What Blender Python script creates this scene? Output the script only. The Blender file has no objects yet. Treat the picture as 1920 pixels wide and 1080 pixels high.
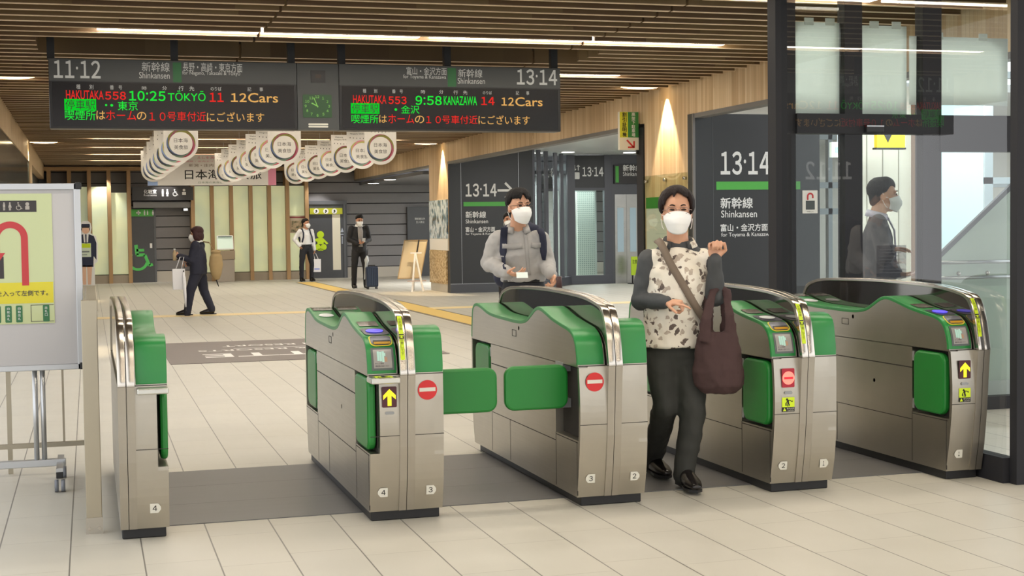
import bpy, bmesh, math, random
from mathutils import Vector, Matrix, Euler
random.seed(7)
SC = bpy.context.scene
COL = SC.collection
PI = math.pi

# ------------------------------------------------------------------ camera
CAM_H = 1.40
FPX = 2659.185
YAW, PIT, ROL = -0.289637199, 0.0436524547, -0.0131939239
def cam_matrix():
    c, s = math.cos, math.sin
    rz = Matrix(((c(YAW), s(YAW), 0), (-s(YAW), c(YAW), 0), (0, 0, 1)))
    b = Matrix(((1, 0, 0), (0, 0, -1), (0, 1, 0)))
    rx = Matrix(((1, 0, 0), (0, c(PIT), -s(PIT)), (0, s(PIT), c(PIT))))
    rr = Matrix(((c(ROL), -s(ROL), 0), (s(ROL), c(ROL), 0), (0, 0, 1)))
    return rr @ rx @ b @ rz
CM = cam_matrix()
cam_data = bpy.data.cameras.new('camera')
cam = bpy.data.objects.new('camera', cam_data)
COL.objects.link(cam)
m3 = Matrix((CM[0], -CM[1], -CM[2])).transposed()
cam.matrix_world = Matrix.Translation((0, 0, CAM_H)) @ m3.to_4x4()
cam_data.sensor_width = 36.0
cam_data.lens = FPX * 36.0 / 1920.0
cam_data.clip_start = 0.05
cam_data.clip_end = 200
SC.camera = cam

# ------------------------------------------------------------------ view, sky
SC.view_settings.view_transform = 'Standard'
SC.view_settings.look = 'None'
SC.view_settings.gamma = 1.0
SC.view_settings.use_curve_mapping = False
SC.view_settings.exposure = -0.34
W = bpy.data.worlds.new('daylight')
SC.world = W
W.use_nodes = True
W.node_tree.nodes['Background'].inputs[0].default_value = (0.97, 0.98, 1.0, 1)
W.node_tree.nodes['Background'].inputs[1].default_value = 2.5
STRIP_E, SPOT_E = 27.0, 440.0

def ray(px, py):
    return CM.transposed() @ Vector(((px - 960) / FPX, (py - 540) / FPX, 1.0))
def aty(px, py, Y):
    d = ray(px, py); return Vector((0, 0, CAM_H)) + d * (Y / d.y)
def atx(px, py, X):
    d = ray(px, py); return Vector((0, 0, CAM_H)) + d * (X / d.x)
def atz(px, py, Z=0.0):
    d = ray(px, py); return Vector((0, 0, CAM_H)) + d * ((Z - CAM_H) / d.z)

# ------------------------------------------------------------------ materials
def lin(c):
    return tuple(((v / 255) / 12.92 if v / 255 <= 0.04045 else ((v / 255 + 0.055) / 1.055) ** 2.4) for v in c) + (1,)
MATS = {}
def mat(name, rgb, rough=0.5, metal=0.0, emit=0.0, var=0.0, vscale=4.0, stretch=(1, 1, 1), bump=0.0, spec=0.5, coat=0.0, ecol=None):
    if name in MATS: return MATS[name]
    m = bpy.data.materials.new(name); m.use_nodes = True
    nt = m.node_tree; b = nt.nodes['Principled BSDF']
    b.inputs['Base Color'].default_value = lin(rgb)
    b.inputs['Roughness'].default_value = rough
    b.inputs['Metallic'].default_value = metal
    b.inputs['Specular IOR Level'].default_value = spec
    if coat: b.inputs['Coat Weight'].default_value = coat
    if emit:
        b.inputs['Emission Color'].default_value = lin(ecol or rgb)
        b.inputs['Emission Strength'].default_value = emit
    if var or bump:
        tc = nt.nodes.new('ShaderNodeTexCoord'); mp = nt.nodes.new('ShaderNodeMapping')
        mp.inputs['Scale'].default_value = stretch
        nz = nt.nodes.new('ShaderNodeTexNoise'); nz.inputs['Scale'].default_value = vscale; nz.inputs['Detail'].default_value = 4
        nt.links.new(tc.outputs['Object'], mp.inputs[0]); nt.links.new(mp.outputs[0], nz.inputs['Vector'])
        if var:
            mx = nt.nodes.new('ShaderNodeMix'); mx.data_type = 'RGBA'
            c = lin(rgb)
            mx.inputs[6].default_value = tuple(v * (1 - var) for v in c[:3]) + (1,)
            mx.inputs[7].default_value = tuple(min(1, v * (1 + var)) for v in c[:3]) + (1,)
            nt.links.new(nz.outputs['Fac'], mx.inputs[0]); nt.links.new(mx.outputs[2], b.inputs['Base Color'])
        if bump:
            bp = nt.nodes.new('ShaderNodeBump'); bp.inputs['Strength'].default_value = bump; bp.inputs['Distance'].default_value = 0.01
            nt.links.new(nz.outputs['Fac'], bp.inputs['Height']); nt.links.new(bp.outputs[0], b.inputs['Normal'])
    MATS[name] = m
    return m
def glow(name, rgb, e):
    if name in MATS: return MATS[name]
    m = bpy.data.materials.new(name); m.use_nodes = True
    nt = m.node_tree; nt.nodes.remove(nt.nodes['Principled BSDF'])
    em = nt.nodes.new('ShaderNodeEmission'); em.inputs[0].default_value = lin(rgb); em.inputs[1].default_value = e
    nt.links.new(em.outputs[0], nt.nodes['Material Output'].inputs[0])
    MATS[name] = m; return m
def glass(name, tint=(235, 242, 240), boost=1.0, rough=0.0):
    if name in MATS: return MATS[name]
    m = bpy.data.materials.new(name); m.use_nodes = True
    nt = m.node_tree; nt.nodes.remove(nt.nodes['Principled BSDF'])
    tr = nt.nodes.new('ShaderNodeBsdfTransparent'); tr.inputs[0].default_value = lin(tint)
    gl = nt.nodes.new('ShaderNodeBsdfGlossy'); gl.inputs['Roughness'].default_value = rough
    lw = nt.nodes.new('ShaderNodeLayerWeight'); lw.inputs[0].default_value = 0.5
    pw = nt.nodes.new('ShaderNodeMath'); pw.operation = 'POWER'; pw.inputs[1].default_value = 5.0
    fr = nt.nodes.new('ShaderNodeMath'); fr.operation = 'MULTIPLY_ADD'; fr.inputs[1].default_value = 0.96; fr.inputs[2].default_value = 0.04
    nt.links.new(lw.outputs['Facing'], pw.inputs[0]); nt.links.new(pw.outputs[0], fr.inputs[0])
    mu = nt.nodes.new('ShaderNodeMath'); mu.operation = 'MULTIPLY'; mu.inputs[1].default_value = boost; mu.use_clamp = True
    mx = nt.nodes.new('ShaderNodeMixShader')
    nt.links.new(fr.outputs[0], mu.inputs[0]); nt.links.new(mu.outputs[0], mx.inputs[0])
    nt.links.new(tr.outputs[0], mx.inputs[1]); nt.links.new(gl.outputs[0], mx.inputs[2])
    nt.links.new(mx.outputs[0], nt.nodes['Material Output'].inputs[0])
    MATS[name] = m; return m
def frosted(name, rgb, tr=0.5):
    """translucent frosted glass"""
    if name in MATS: return MATS[name]
    m = bpy.data.materials.new(name); m.use_nodes = True
    nt = m.node_tree; b = nt.nodes['Principled BSDF']
    b.inputs['Base Color'].default_value = lin(rgb); b.inputs['Roughness'].default_value = 0.25
    t = nt.nodes.new('ShaderNodeBsdfTranslucent'); t.inputs[0].default_value = lin(rgb)
    mx = nt.nodes.new('ShaderNodeMixShader'); mx.inputs[0].default_value = tr
    nt.links.new(b.outputs[0], mx.inputs[1]); nt.links.new(t.outputs[0], mx.inputs[2])
    nt.links.new(mx.outputs[0], nt.nodes['Material Output'].inputs[0])
    MATS[name] = m; return m

class NG:
    """tiny node-graph helper for the procedural surface materials"""
    def __init__(s, name, rough=0.5, metal=0.0, spec=0.5):
        s.m = bpy.data.materials.new(name); s.m.use_nodes = True; s.nt = s.m.node_tree
        s.b = s.nt.nodes['Principled BSDF']; s.b.inputs['Roughness'].default_value = rough
        s.b.inputs['Metallic'].default_value = metal; s.b.inputs['Specular IOR Level'].default_value = spec
        tc = s.nt.nodes.new('ShaderNodeTexCoord'); s.obj = tc.outputs['Object']
        sp = s.nt.nodes.new('ShaderNodeSeparateXYZ'); s.nt.links.new(s.obj, sp.inputs[0])
        s.x, s.y, s.z = sp.outputs
        MATS[name] = s.m
    def put(s, sock, v):
        if isinstance(v, (int, float)): sock.default_value = v
        elif isinstance(v, tuple): sock.default_value = v
        else: s.nt.links.new(v, sock)
    def math(s, op, a, b=0.0, c=0.0):
        n = s.nt.nodes.new('ShaderNodeMath'); n.operation = op
        s.put(n.inputs[0], a); s.put(n.inputs[1], b); s.put(n.inputs[2], c)
        return n.outputs[0]
    def vec(s, x, y, z):
        n = s.nt.nodes.new('ShaderNodeCombineXYZ')
        s.put(n.inputs[0], x); s.put(n.inputs[1], y); s.put(n.inputs[2], z); return n.outputs[0]
    def noise(s, v, scale, detail=3.0):
        n = s.nt.nodes.new('ShaderNodeTexNoise'); s.put(n.inputs['Vector'], v)
        n.inputs['Scale'].default_value = scale; n.inputs['Detail'].default_value = detail; return n.outputs['Fac']
    def white(s, v):
        n = s.nt.nodes.new('ShaderNodeTexWhiteNoise'); n.noise_dimensions = '3D'; s.put(n.inputs['Vector'], v); return n.outputs['Value']
    def mix(s, f, a, b):
        n = s.nt.nodes.new('ShaderNodeMix'); n.data_type = 'RGBA'
        s.put(n.inputs[0], f)
        for i, c in ((6, a), (7, b)):
            s.put(n.inputs[i], lin(c) if isinstance(c, tuple) and len(c) == 3 else c)
        return n.outputs[2]
    def ramp(s, f, stops):
        n = s.nt.nodes.new('ShaderNodeValToRGB'); s.put(n.inputs[0], f)
        e = n.color_ramp.elements
        while len(e) < len(stops): e.new(0.5)
        for el, (p, c) in zip(e, stops): el.position = p; el.color = lin(c)
        return n.outputs[0]
    def bump(s, h, st=0.3, d=0.01):
        n = s.nt.nodes.new('ShaderNodeBump'); n.inputs['Strength'].default_value = st; n.inputs['Distance'].default_value = d
        s.put(n.inputs['Height'], h); s.nt.links.new(n.outputs[0], s.b.inputs['Normal'])
    def color(s, c): s.put(s.b.inputs['Base Color'], c); return s.m

def m_floor():
    g = NG('floor_tile', 0.42)
    P = 0.3025
    u = g.math('DIVIDE', g.math('SUBTRACT', g.x, 0.193), P)
    row = g.math('FLOOR', u)
    fu = g.math('SUBTRACT', u, row)
    du = g.math('MULTIPLY', g.math('MINIMUM', fu, g.math('SUBTRACT', 1.0, fu)), P)
    off = g.math('MULTIPLY', g.math('MODULO', g.math('ABSOLUTE', row), 2.0), 0.147)
    v = g.math('DIVIDE', g.math('ADD', g.math('SUBTRACT', g.y, 6.096), off), 0.61)
    cell = g.math('FLOOR', v); fv = g.math('SUBTRACT', v, cell)
    dv = g.math('MULTIPLY', g.math('MINIMUM', fv, g.math('SUBTRACT', 1.0, fv)), 0.61)
    ju = g.math('LESS_THAN', du, 0.0032)
    jv = g.math('LESS_THAN', dv, 0.0016)
    rnd = g.white(g.vec(row, cell, 1.0))
    n = g.noise(g.obj, 2.2, 5.0)
    n2 = g.noise(g.vec(g.math('MULTIPLY', g.x, 6.0), g.y, 0.0), 5.0, 6.0)
    base = g.mix(g.math('ADD', g.math('MULTIPLY', n, 0.5), g.math('MULTIPLY', n2, 0.5)), (174, 170, 158), (200, 197, 187))
    base = g.mix(g.math('MULTIPLY', rnd, 0.25), base, (198, 193, 178))
    base = g.mix(g.math('MULTIPLY', jv, 0.55), base, (110, 100, 88))
    base = g.mix(g.math('MULTIPLY', ju, 0.8), base, (84, 80, 76))
    g.put(g.b.inputs['Roughness'], g.math('ADD', 0.3, g.math('MULTIPLY', n2, 0.25)))
    return g.color(base)
def m_planks(name, stops, pitch, axis='y', rough=0.5, along='z', seg=1.1):
    g = NG(name, rough)
    a = {'x': g.x, 'y': g.y, 'z': g.z}[axis]; b = {'x': g.x, 'y': g.y, 'z': g.z}[along]
    k = g.math('DIVIDE', a, pitch); r = g.math('FLOOR', k)
    f = g.math('SUBTRACT', k, r)
    sh = g.white(g.vec(r, 3.0, 0.0))
    c = g.math('FLOOR', g.math('ADD', g.math('DIVIDE', b, seg), sh))
    rnd = g.white(g.vec(r, c, 7.0))
    v = g.vec(g.math('MULTIPLY', a, 40.0), g.math('MULTIPLY', b, 2.5), rnd)
    n = g.noise(v, 1.0, 4.0)
    t = g.math('ADD', g.math('MULTIPLY', rnd, 0.65), g.math('MULTIPLY', n, 0.35))
    col = g.ramp(t, stops)
    gap = g.math('LESS_THAN', f, 0.05)
    col = g.mix(g.math('MULTIPLY', gap, 0.45), col, (70, 48, 30))
    return g.color(col)

M_EDGE_LIT = None
def m_steel(name, rgb, rough=0.3):
    g = NG(name, rough, 1.0)
    n = g.noise(g.vec(g.math('MULTIPLY', g.x, 3.0), g.math('MULTIPLY', g.y, 3.0), g.math('MULTIPLY', g.z, 160.0)), 1.0, 3.0)
    n2 = g.noise(g.obj, 5.0, 3.0)
    g.put(g.b.inputs['Roughness'], g.math('ADD', rough - 0.08, g.math('MULTIPLY', n, 0.16)))
    c = lin(rgb)
    a = tuple(int(v * 0.93) for v in rgb)
    return g.color(g.mix(n2, a, rgb))

M_FLOOR = m_floor()
M_WOOD = m_planks('oak_planks', [(0.0, (184, 152, 112)), (0.4, (206, 176, 136)), (0.7, (216, 190, 152)), (1.0, (226, 204, 170))], 0.058, seg=9.0)
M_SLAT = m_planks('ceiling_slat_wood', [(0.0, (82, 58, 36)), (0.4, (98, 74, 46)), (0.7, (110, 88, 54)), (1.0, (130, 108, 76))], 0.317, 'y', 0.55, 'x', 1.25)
STEEL = m_steel('brushed_steel', (186, 180, 168), 0.36)
CHROME = mat('polished_chrome', (196, 190, 180), 0.2, 1.0)
STEEL_D = m_steel('spine_steel', (182, 176, 164), 0.4)
M_EDGE_LIT = m_planks('slat_edge_painted_bounce', [(0.0, (168, 142, 112)), (0.5, (188, 164, 134)), (1.0, (204, 182, 154))], 0.317, 'y', 0.5, 'x', 2.5)  # lighter tone paints floor-bounce light onto the slat undersides
ALU = mat('aluminium', (188, 190, 192), 0.35, 0.9)
GREEN = mat('green_plastic', (38, 128, 62), 0.36, var=0.03)
GREEN_E = mat('dark_green_edge', (44, 104, 58), 0.4)
FLAP = mat('green_flap', (28, 122, 46), 0.38, var=0.03)
BLACK = mat('black_plastic', (24, 24, 26), 0.45)
PLINTH = mat('black_plinth', (26, 26, 28), 0.5)
SMOKE = mat('smoked_glass', (40, 36, 33), 0.05, spec=1.0, coat=1.0)
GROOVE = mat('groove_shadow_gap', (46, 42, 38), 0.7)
FRAME = mat('black_frame', (36, 36, 40), 0.6, spec=0.3)
FRAME_L = mat('grey_frame_edge', (70, 72, 80), 0.4)
SIGNGREY = mat('sign_grey', (58, 60, 58), 0.5)
SIGNDARK = mat('dark_grey_panel', (42, 44, 46), 0.42, var=0.03)
PAPER = mat('white_paper', (232, 230, 224), 0.7)
WHITE = mat('white_paint', (235, 235, 232), 0.45)
LETTER = mat('sign_letter_white', (225, 226, 224), 0.5)
INK = mat('black_ink', (22, 22, 22), 0.6)
YELLOW = mat('caution_yellow', (200, 224, 30), 0.5)
SIGNGREEN = mat('sign_green', (70, 160, 62), 0.45)
RED = mat('sign_red', (196, 38, 40), 0.45)
GLASS = glass('clear_glass')

# ------------------------------------------------------------------ mesh builder
class MB:
    def __init__(s): s.v = []; s.f = []; s.mi = []; s.sm = []; s.cur = 0; s.smooth = False
    def add(s, vs, fs, smooth=None):
        o = len(s.v); s.v += [tuple(p) for p in vs]
        for f in fs:
            s.f.append([i + o for i in f]); s.mi.append(s.cur); s.sm.append(s.smooth if smooth is None else smooth)
        return s
    def box(s, x0, x1, y0, y1, z0, z1):
        vs = [(x, y, z) for z in (z0, z1) for y in (y0, y1) for x in (x0, x1)]
        return s.add(vs, [(0, 2, 3, 1), (4, 5, 7, 6), (0, 1, 5, 4), (2, 6, 7, 3), (0, 4, 6, 2), (1, 3, 7, 5)], False)
    def prism(s, poly, axis, a, b, smooth=False):
        """poly: 2-D outline. axis 'x': (y,z) extruded over x; 'y': (x,z); 'z': (x,y)"""
        def at(p, t):
            return {'x': (t, p[0], p[1]), 'y': (p[0], t, p[1]), 'z': (p[0], p[1], t)}[axis]
        n = len(poly)
        s.add([at(p, a) for p in poly] + [at(p, b) for p in poly],
              [tuple(range(n))[::-1], tuple(range(n, 2 * n))], False)
        o = len(s.v) - 2 * n
        for i in range(n):
            j = (i + 1) % n
            s.f.append([o + i, o + j, o + n + j, o + n + i]); s.mi.append(s.cur); s.sm.append(smooth)
        return s
    def bar(s, p, q, w, d=None, up=(0, 0, 1)):
        """rectangular bar from p to q"""
        d = d or w; p = Vector(p); q = Vector(q); t = (q - p).normalized()
        u = t.cross(Vector(up))
        if u.length < 1e-4: u = t.cross(Vector((0, 1, 0)))
        u.normalize(); v = u.cross(t)
        vs = [c + u * a * w / 2 + v * b * d / 2 for c in (p, q) for a, b in ((-1, -1), (1, -1), (1, 1), (-1, 1))]
        return s.add(vs, [(0, 1, 2, 3), (7, 6, 5, 4), (0, 4, 5, 1), (1, 5, 6, 2), (2, 6, 7, 3), (3, 7, 4, 0)], False)
    def tube(s, pts, rad, n=10, cap=True, flat=None):
        """round (or flattened) tube along pts; rad: number, list, or list of (ru,rv)"""
        pts = [Vector(p) for p in pts]; m = len(pts)
        if not isinstance(rad, (list, tuple)): rad = [rad] * m
        prev = None; rings = []
        for i, p in enumerate(pts):
            t = (pts[min(i + 1, m - 1)] - pts[max(i - 1, 0)]).normalized()
            if prev is None:
                ref = Vector(flat) if flat else (Vector((0, 0, 1)) if abs(t.z) < 0.9 else Vector((1, 0, 0)))
            else: ref = prev
            u = (ref - t * ref.dot(t))
            if u.length < 1e-5: u = t.orthogonal()
            u.normalize(); prev = u; w = t.cross(u)
            r = rad[i]; ru, rv = (r if isinstance(r, (list, tuple)) else (r, r))
            rings.append([p + u * ru * math.cos(2 * PI * k / n) + w * rv * math.sin(2 * PI * k / n) for k in range(n)])
        o = len(s.v)
        for r in rings: s.v += [tuple(p) for p in r]
        def face(f, sm):
            s.f.append(f); s.mi.append(s.cur); s.sm.append(sm)
        for i in range(m - 1):
            for k in range(n):
                a = o + i * n + k; b = o + i * n + (k + 1) % n
                face([a, b, b + n, a + n], True)
        if cap:
            face([o + k for k in range(n)][::-1], False); face([o + (m - 1) * n + k for k in range(n)], False)
        return s
    def ball(s, c, r, n=16, m=10, rot=None):
        c = Vector(c); r = r if isinstance(r, (list, tuple)) else (r, r, r)
        vs = []; R = rot or Matrix.Identity(3)
        for i in range(m + 1):
            th = PI * i / m
            for k in range(n):
                ph = 2 * PI * k / n
                vs.append(c + R @ Vector((r[0] * math.sin(th) * math.cos(ph), r[1] * math.sin(th) * math.sin(ph), r[2] * math.cos(th))))
        fs = []
        for i in range(m):
            for k in range(n):
                a = i * n + k; b = i * n + (k + 1) % n
                fs.append((a, a + n, b + n, b))
        return s.add(vs, fs, True)
    def disc(s, c, r, u=(1, 0, 0), v=(0, 0, 1), depth=0.002, n=40, r0=0.0, a0=0.0, a1=2 * PI):
        """disc, ring or arc standing depth above its plane"""
        c = Vector(c); u = Vector(u); v = Vector(v); w = u.cross(v) * depth
        full = abs(a1 - a0 - 2 * PI) < 1e-6
        k = n if full else n + 1
        an = [a0 + (a1 - a0) * i / n for i in range(k)]
        out = [c + u * r * math.cos(a) + v * r * math.sin(a) for a in an]
        if r0 <= 0 and full:
            return s.add(out + [p + w for p in out], [tuple(range(k))[::-1], tuple(range(k, 2 * k))] + [(i, (i + 1) % k, k + (i + 1) % k, k + i) for i in range(k)], False)
        inn = [c + u * r0 * math.cos(a) + v * r0 * math.sin(a) for a in an]
        vs = out + inn + [p + w for p in out] + [p + w for p in inn]
        fs = []
        for i in range(n):
            j = (i + 1) % k
            fs += [(2 * k + i, 2 * k + j, 3 * k + j, 3 * k + i), (i, k + i, k + j, j), (i, j, 2 * k + j, 2 * k + i), (k + j, k + i, 3 * k + i, 3 * k + j)]
        if not full: fs += [(0, 2 * k, 3 * k, k), (k - 1, 2 * k - 1, 4 * k - 1, 3 * k - 1)]
        return s.add(vs, fs, False)
    def plate(s, c, w, h, u=(1, 0, 0), v=(0, 0, 1), depth=0.002, r=0.0, n=6):
        """(rounded) rectangle standing depth above its plane"""
        c = Vector(c); u = Vector(u); v = Vector(v)
        return s.shape(rrect(w, h, r, n), c, u, v, depth)
    def shape(s, poly, c, u=(1, 0, 0), v=(0, 0, 1), depth=0.002):
        c = Vector(c); u = Vector(u); v = Vector(v); wv = u.cross(v) * depth; n = len(poly)
        p = [c + u * a + v * b for a, b in poly]
        return s.add(p + [q + wv for q in p], [tuple(range(n))[::-1], tuple(range(n, 2 * n))] + [(i, (i + 1) % n, n + (i + 1) % n, n + i) for i in range(n)], False)
    def sheet(s, grid, thick=0.0, smooth=True):
        """grid: rows of points; a skin, closed to a shell when thick"""
        R = len(grid); C = len(grid[0]); P = [Vector(p) for r in grid for p in r]
        fs = [(i * C + j, i * C + j + 1, (i + 1) * C + j + 1, (i + 1) * C + j) for i in range(R - 1) for j in range(C - 1)]
        if not thick: return s.add(P, fs, smooth)
        nr = [Vector((0, 0, 0)) for _ in P]
        for f in fs:
            q = (P[f[2]] - P[f[0]]).cross(P[f[3]] - P[f[1]])
            for i in f: nr[i] += q
        Q = [p - n.normalized() * thick if n.length > 1e-12 else p for p, n in zip(P, nr)]
        k = len(P)
        fs2 = fs + [tuple(i + k for i in f[::-1]) for f in fs]
        edge = [j for j in range(C)] + [i * C + C - 1 for i in range(1, R)] + [(R - 1) * C + j for j in range(C - 2, -1, -1)] + [i * C for i in range(R - 2, 0, -1)]
        for a, b in zip(edge, edge[1:] + edge[:1]): fs2.append((b, a, a + k, b + k))
        return s.add(P + Q, fs2, smooth)
    def build(s, name, mats, parent=None, local=False, bevel=0.0, seg=2):
        me = bpy.data.meshes.new(name)
        off = Vector((0, 0, 0))
        if parent is not None and not local: off = root_loc(parent)
        me.from_pydata([tuple(Vector(p) - off) for p in s.v], [], s.f)
        for m in (mats if isinstance(mats, (list, tuple)) else [mats]): me.materials.append(m)
        me.polygons.foreach_set('material_index', s.mi); me.polygons.foreach_set('use_smooth', s.sm)
        bm = bmesh.new(); bm.from_mesh(me); bmesh.ops.recalc_face_normals(bm, faces=bm.faces[:])
        if bevel:
            bm.edges.ensure_lookup_table()
            ed = [e for e in bm.edges if len(e.link_faces) == 2 and e.calc_face_angle(0) > 0.6]
            bmesh.ops.bevel(bm, geom=ed, offset=bevel, segments=seg, profile=0.5, affect='EDGES', clamp_overlap=True)
        bm.to_mesh(me); bm.free(); me.update()
        o = bpy.data.objects.new(name, me); COL.objects.link(o)
        if parent is not None: o.parent = parent
        return o
def root_loc(o):
    p = Vector((0, 0, 0))
    while o is not None: p += o.location; o = o.parent
    return p
def rrect(w, h, r=0.0, n=6):
    if r <= 0: return [(-w / 2, -h / 2), (w / 2, -h / 2), (w / 2, h / 2), (-w / 2, h / 2)]
    out = []
    for cx, cy, a in ((w / 2 - r, -h / 2 + r, -PI / 2), (w / 2 - r, h / 2 - r, 0), (-w / 2 + r, h / 2 - r, PI / 2), (-w / 2 + r, -h / 2 + r, PI)):
        out += [(cx + r * math.cos(a + PI / 2 * i / n), cy + r * math.sin(a + PI / 2 * i / n)) for i in range(n + 1)]
    return out
def tag(o, label=None, cat=None, group=None, kind=None):
    if label: o['label'] = label
    if cat: o['category'] = cat
    if group: o['group'] = group
    if kind: o['kind'] = kind
    return o
def thing(name, label, cat, loc=(0, 0, 0), group=None, rotz=0.0):
    o = bpy.data.objects.new(name, None); COL.objects.link(o)
    o.empty_display_size = 0.05; o.location = loc; o.rotation_euler = (0, 0, rotz)
    return tag(o, label, cat, group)
def struct(name, mb, m, parent=None, **k):
    o = mb.build(name, m, parent, **k)
    if parent is None: o['kind'] = 'structure'
    return o
def kids(o): return [c for c in bpy.data.objects if c.parent is o]
def dup(root, loc, label=None):
    """a copy of a thing with copies of its parts and sub-parts"""
    r = root.copy(); COL.objects.link(r); r.location = loc
    if label: r['label'] = label
    for ch in kids(root):
        c = ch.copy(); COL.objects.link(c); c.parent = r
        for g in kids(ch):
            d = g.copy(); COL.objects.link(d); d.parent = c
    return r
def text_mesh(body, bold=0.0):
    if any(c in '0123456789' for c in body) and body.isascii() or '·' in body:
        vs, fs, x = [], [], 0.0                 # figures: packed glyph by glyph
        for ch in body:
            if ch == ' ': x += 0.3; continue
            g = raw_mesh(chr(ord(ch) + 0xFEE0) if ch in '0123456789:' else ch, bold + (0.012 if ch in '0123456789' else 0.0))
            x0 = min(p.co.x for p in g.vertices); x1 = max(p.co.x for p in g.vertices); o = len(vs)
            if ch == '1': x += 0.02
            vs += [(p.co.x - x0 + x, p.co.y + (0.08 if ch == '·' else 0.0), 0) for p in g.vertices]; fs += [[i + o for i in f.vertices] for f in g.polygons]
            x += x1 - x0 + 0.11; bpy.data.meshes.remove(g)
        me = bpy.data.meshes.new('lettering'); me.from_pydata(vs, [], fs); return me
    return raw_mesh(body, bold)
def raw_mesh(body, bold=0.0):
    c = bpy.data.curves.new('lettering', 'FONT'); c.body = body; c.size = 1.0; c.offset = bold; c.resolution_u = 3
    o = bpy.data.objects.new('lettering', c); COL.objects.link(o)
    dg = bpy.context.evaluated_depsgraph_get(); dg.update()
    me = bpy.data.meshes.new_from_object(o.evaluated_get(dg))
    bpy.data.objects.remove(o); bpy.data.curves.remove(c)
    return me
def text(name, body, c, w, h, m, parent, u=(1, 0, 0), v=(0, 0, 1), lift=0.002, bold=0.0, align='c', fn=None, mb=None):
    """flat lettering of a sign fitted to a w x h field centred at c (w=None keeps the type's own proportions)"""
    cjk = bold > 0 and not body.isascii() and not any(c in '0123456789' for c in body)
    me = text_mesh(body, 0.0 if cjk else bold)
    xs = [p.co.x for p in me.vertices]; ys = [p.co.y for p in me.vertices]
    x0, x1, y0, y1 = min(xs), max(xs), min(ys), max(ys)
    sy = h / (y1 - y0); sx = sy if w is None else w / (x1 - x0)
    ax = {'c': (x0 + x1) / 2, 'l': x0, 'r': x1}[align]
    c = Vector(c); u = Vector(u); v = Vector(v); n = u.cross(v)
    vs = []
    for p in me.vertices:
        a = (p.co.x - ax) * sx; b = (p.co.y - (y0 + y1) / 2) * sy
        vs.append(fn(a, b) if fn else c + u * a + v * b + n * lift)
    fs = [tuple(p.vertices) for p in me.polygons]
    bpy.data.meshes.remove(me)
    if cjk and not fn:                          # heavier strokes: the same outlines set again a hair to each side
        base = list(vs); k0 = len(base); f0 = list(fs)
        for i, (a, b) in enumerate(((1, 0), (-1, 0), (0, 1), (0, -1))):
            sh = u * (a * bold * sx) + v * (b * bold * sy) + n * (0.00015 * (i + 1))
            vs += [p + sh for p in base]; fs += [tuple(q + k0 * (i + 1) for q in f) for f in f0]
    t = mb or MB(); t.add(vs, fs, False)
    return None if mb else t.build(name, m, parent)
def smoothline(pts, k=6):
    out = []
    n = len(pts)
    for i in range(n - 1):
        p0 = pts[max(i - 1, 0)]; p1 = pts[i]; p2 = pts[i + 1]; p3 = pts[min(i + 2, n - 1)]
        for j in range(k):
            t = j / k
            out.append(tuple(0.5 * (2 * b + (c - a) * t + (2 * a - 5 * b + 4 * c - d) * t * t + (3 * b - a - 3 * c + d) * t ** 3) for a, b, c, d in zip(p0, p1, p2, p3)))
    out.append(tuple(pts[-1])); return out

# ================================================================== SETTING
CZ = 3.166            # underside of the ceiling slats
XR, XL, YB = 7.29, -1.09, 40.0
STRIPS = [-4.1, -1.2, 1.67, 4.52, 7.37, 10.22, 13.07, 15.95, 18.95, 22.0, 25.1, 28.2, 31.1, 33.9, 36.9]

struct('floor', MB().box(-9, 15.5, -10, 42, -0.12, 0.0), M_FLOOR)
BAND = mat('grey_floor_band', (99, 98, 99), 0.4, var=0.08, vscale=3, stretch=(0.4, 6, 1))
b = MB()
for k in range(3):
    y0 = 6.86 + k * 0.507
    b.box(0.28, 4.42, y0, y0 + 0.505, 0.0, 0.004)
struct('trim_1', b, BAND)
TACT = mat('tactile_yellow', (222, 188, 104), 0.55, var=0.05)
TACT2 = mat('tactile_cream', (226, 204, 152), 0.55, var=0.05)
b = MB().box(5.2, 5.63, 13.5, 37.0, 0.0, 0.006)
struct('trim_2', b, TACT)
b = MB().box(-1.0, 5.2, 23.55, 24.05, 0.0, 0.005).box(5.63, 12, 23.55, 24.05, 0.0, 0.005)
struct('trim_3', b, TACT2)
b = MB().box(5.14, 5.2, 13.5, 37.0, 0.0, 0.003).box(5.63, 5.69, 13.5, 37.0, 0.0, 0.003)
struct('trim_4', b, mat('tactile_border', (120, 108, 88), 0.6))

# ---- ceiling: dark soffit with wooden slats running across the corridor
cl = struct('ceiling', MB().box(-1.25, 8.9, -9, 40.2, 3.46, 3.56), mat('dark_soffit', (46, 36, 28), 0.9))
b = MB(); ys = []
for a, c in zip([-9.0] + STRIPS, STRIPS + [40.0]):
    n = max(1, round((c - a) / 0.317))
    ys += [a + (i + 0.5) * (c - a) / n for i in range(n)]
random.seed(3)
for y in ys:
    x1 = 7.24 + (0 if y > 9.3 else 0)
    segs = [(-1.06, x1)]
    if 13.55 < y < 14.75: segs = [(-1.06, -0.42), (5.1, x1)]
    for s0, s1 in segs:
        cut = [s0] + [q for q in (1.54, 4.69) if s0 < q < s1] + [s1]
        for q0, q1 in zip(cut, cut[1:]):
            q0 += 0.012 if q0 in (1.54, 4.69) else 0; q1 -= 0.012 if q1 in (1.54, 4.69) else 0
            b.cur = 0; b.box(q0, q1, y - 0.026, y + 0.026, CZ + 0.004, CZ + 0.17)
            b.cur = 1; b.box(q0, q1, y - 0.0262, y + 0.0262, CZ, CZ + 0.004)  # thin underside layer carrying the painted bounce light
slats = b.build('ceiling_slats', [M_SLAT, M_EDGE_LIT], cl, local=True); slats['kind'] = 'structure'

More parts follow.
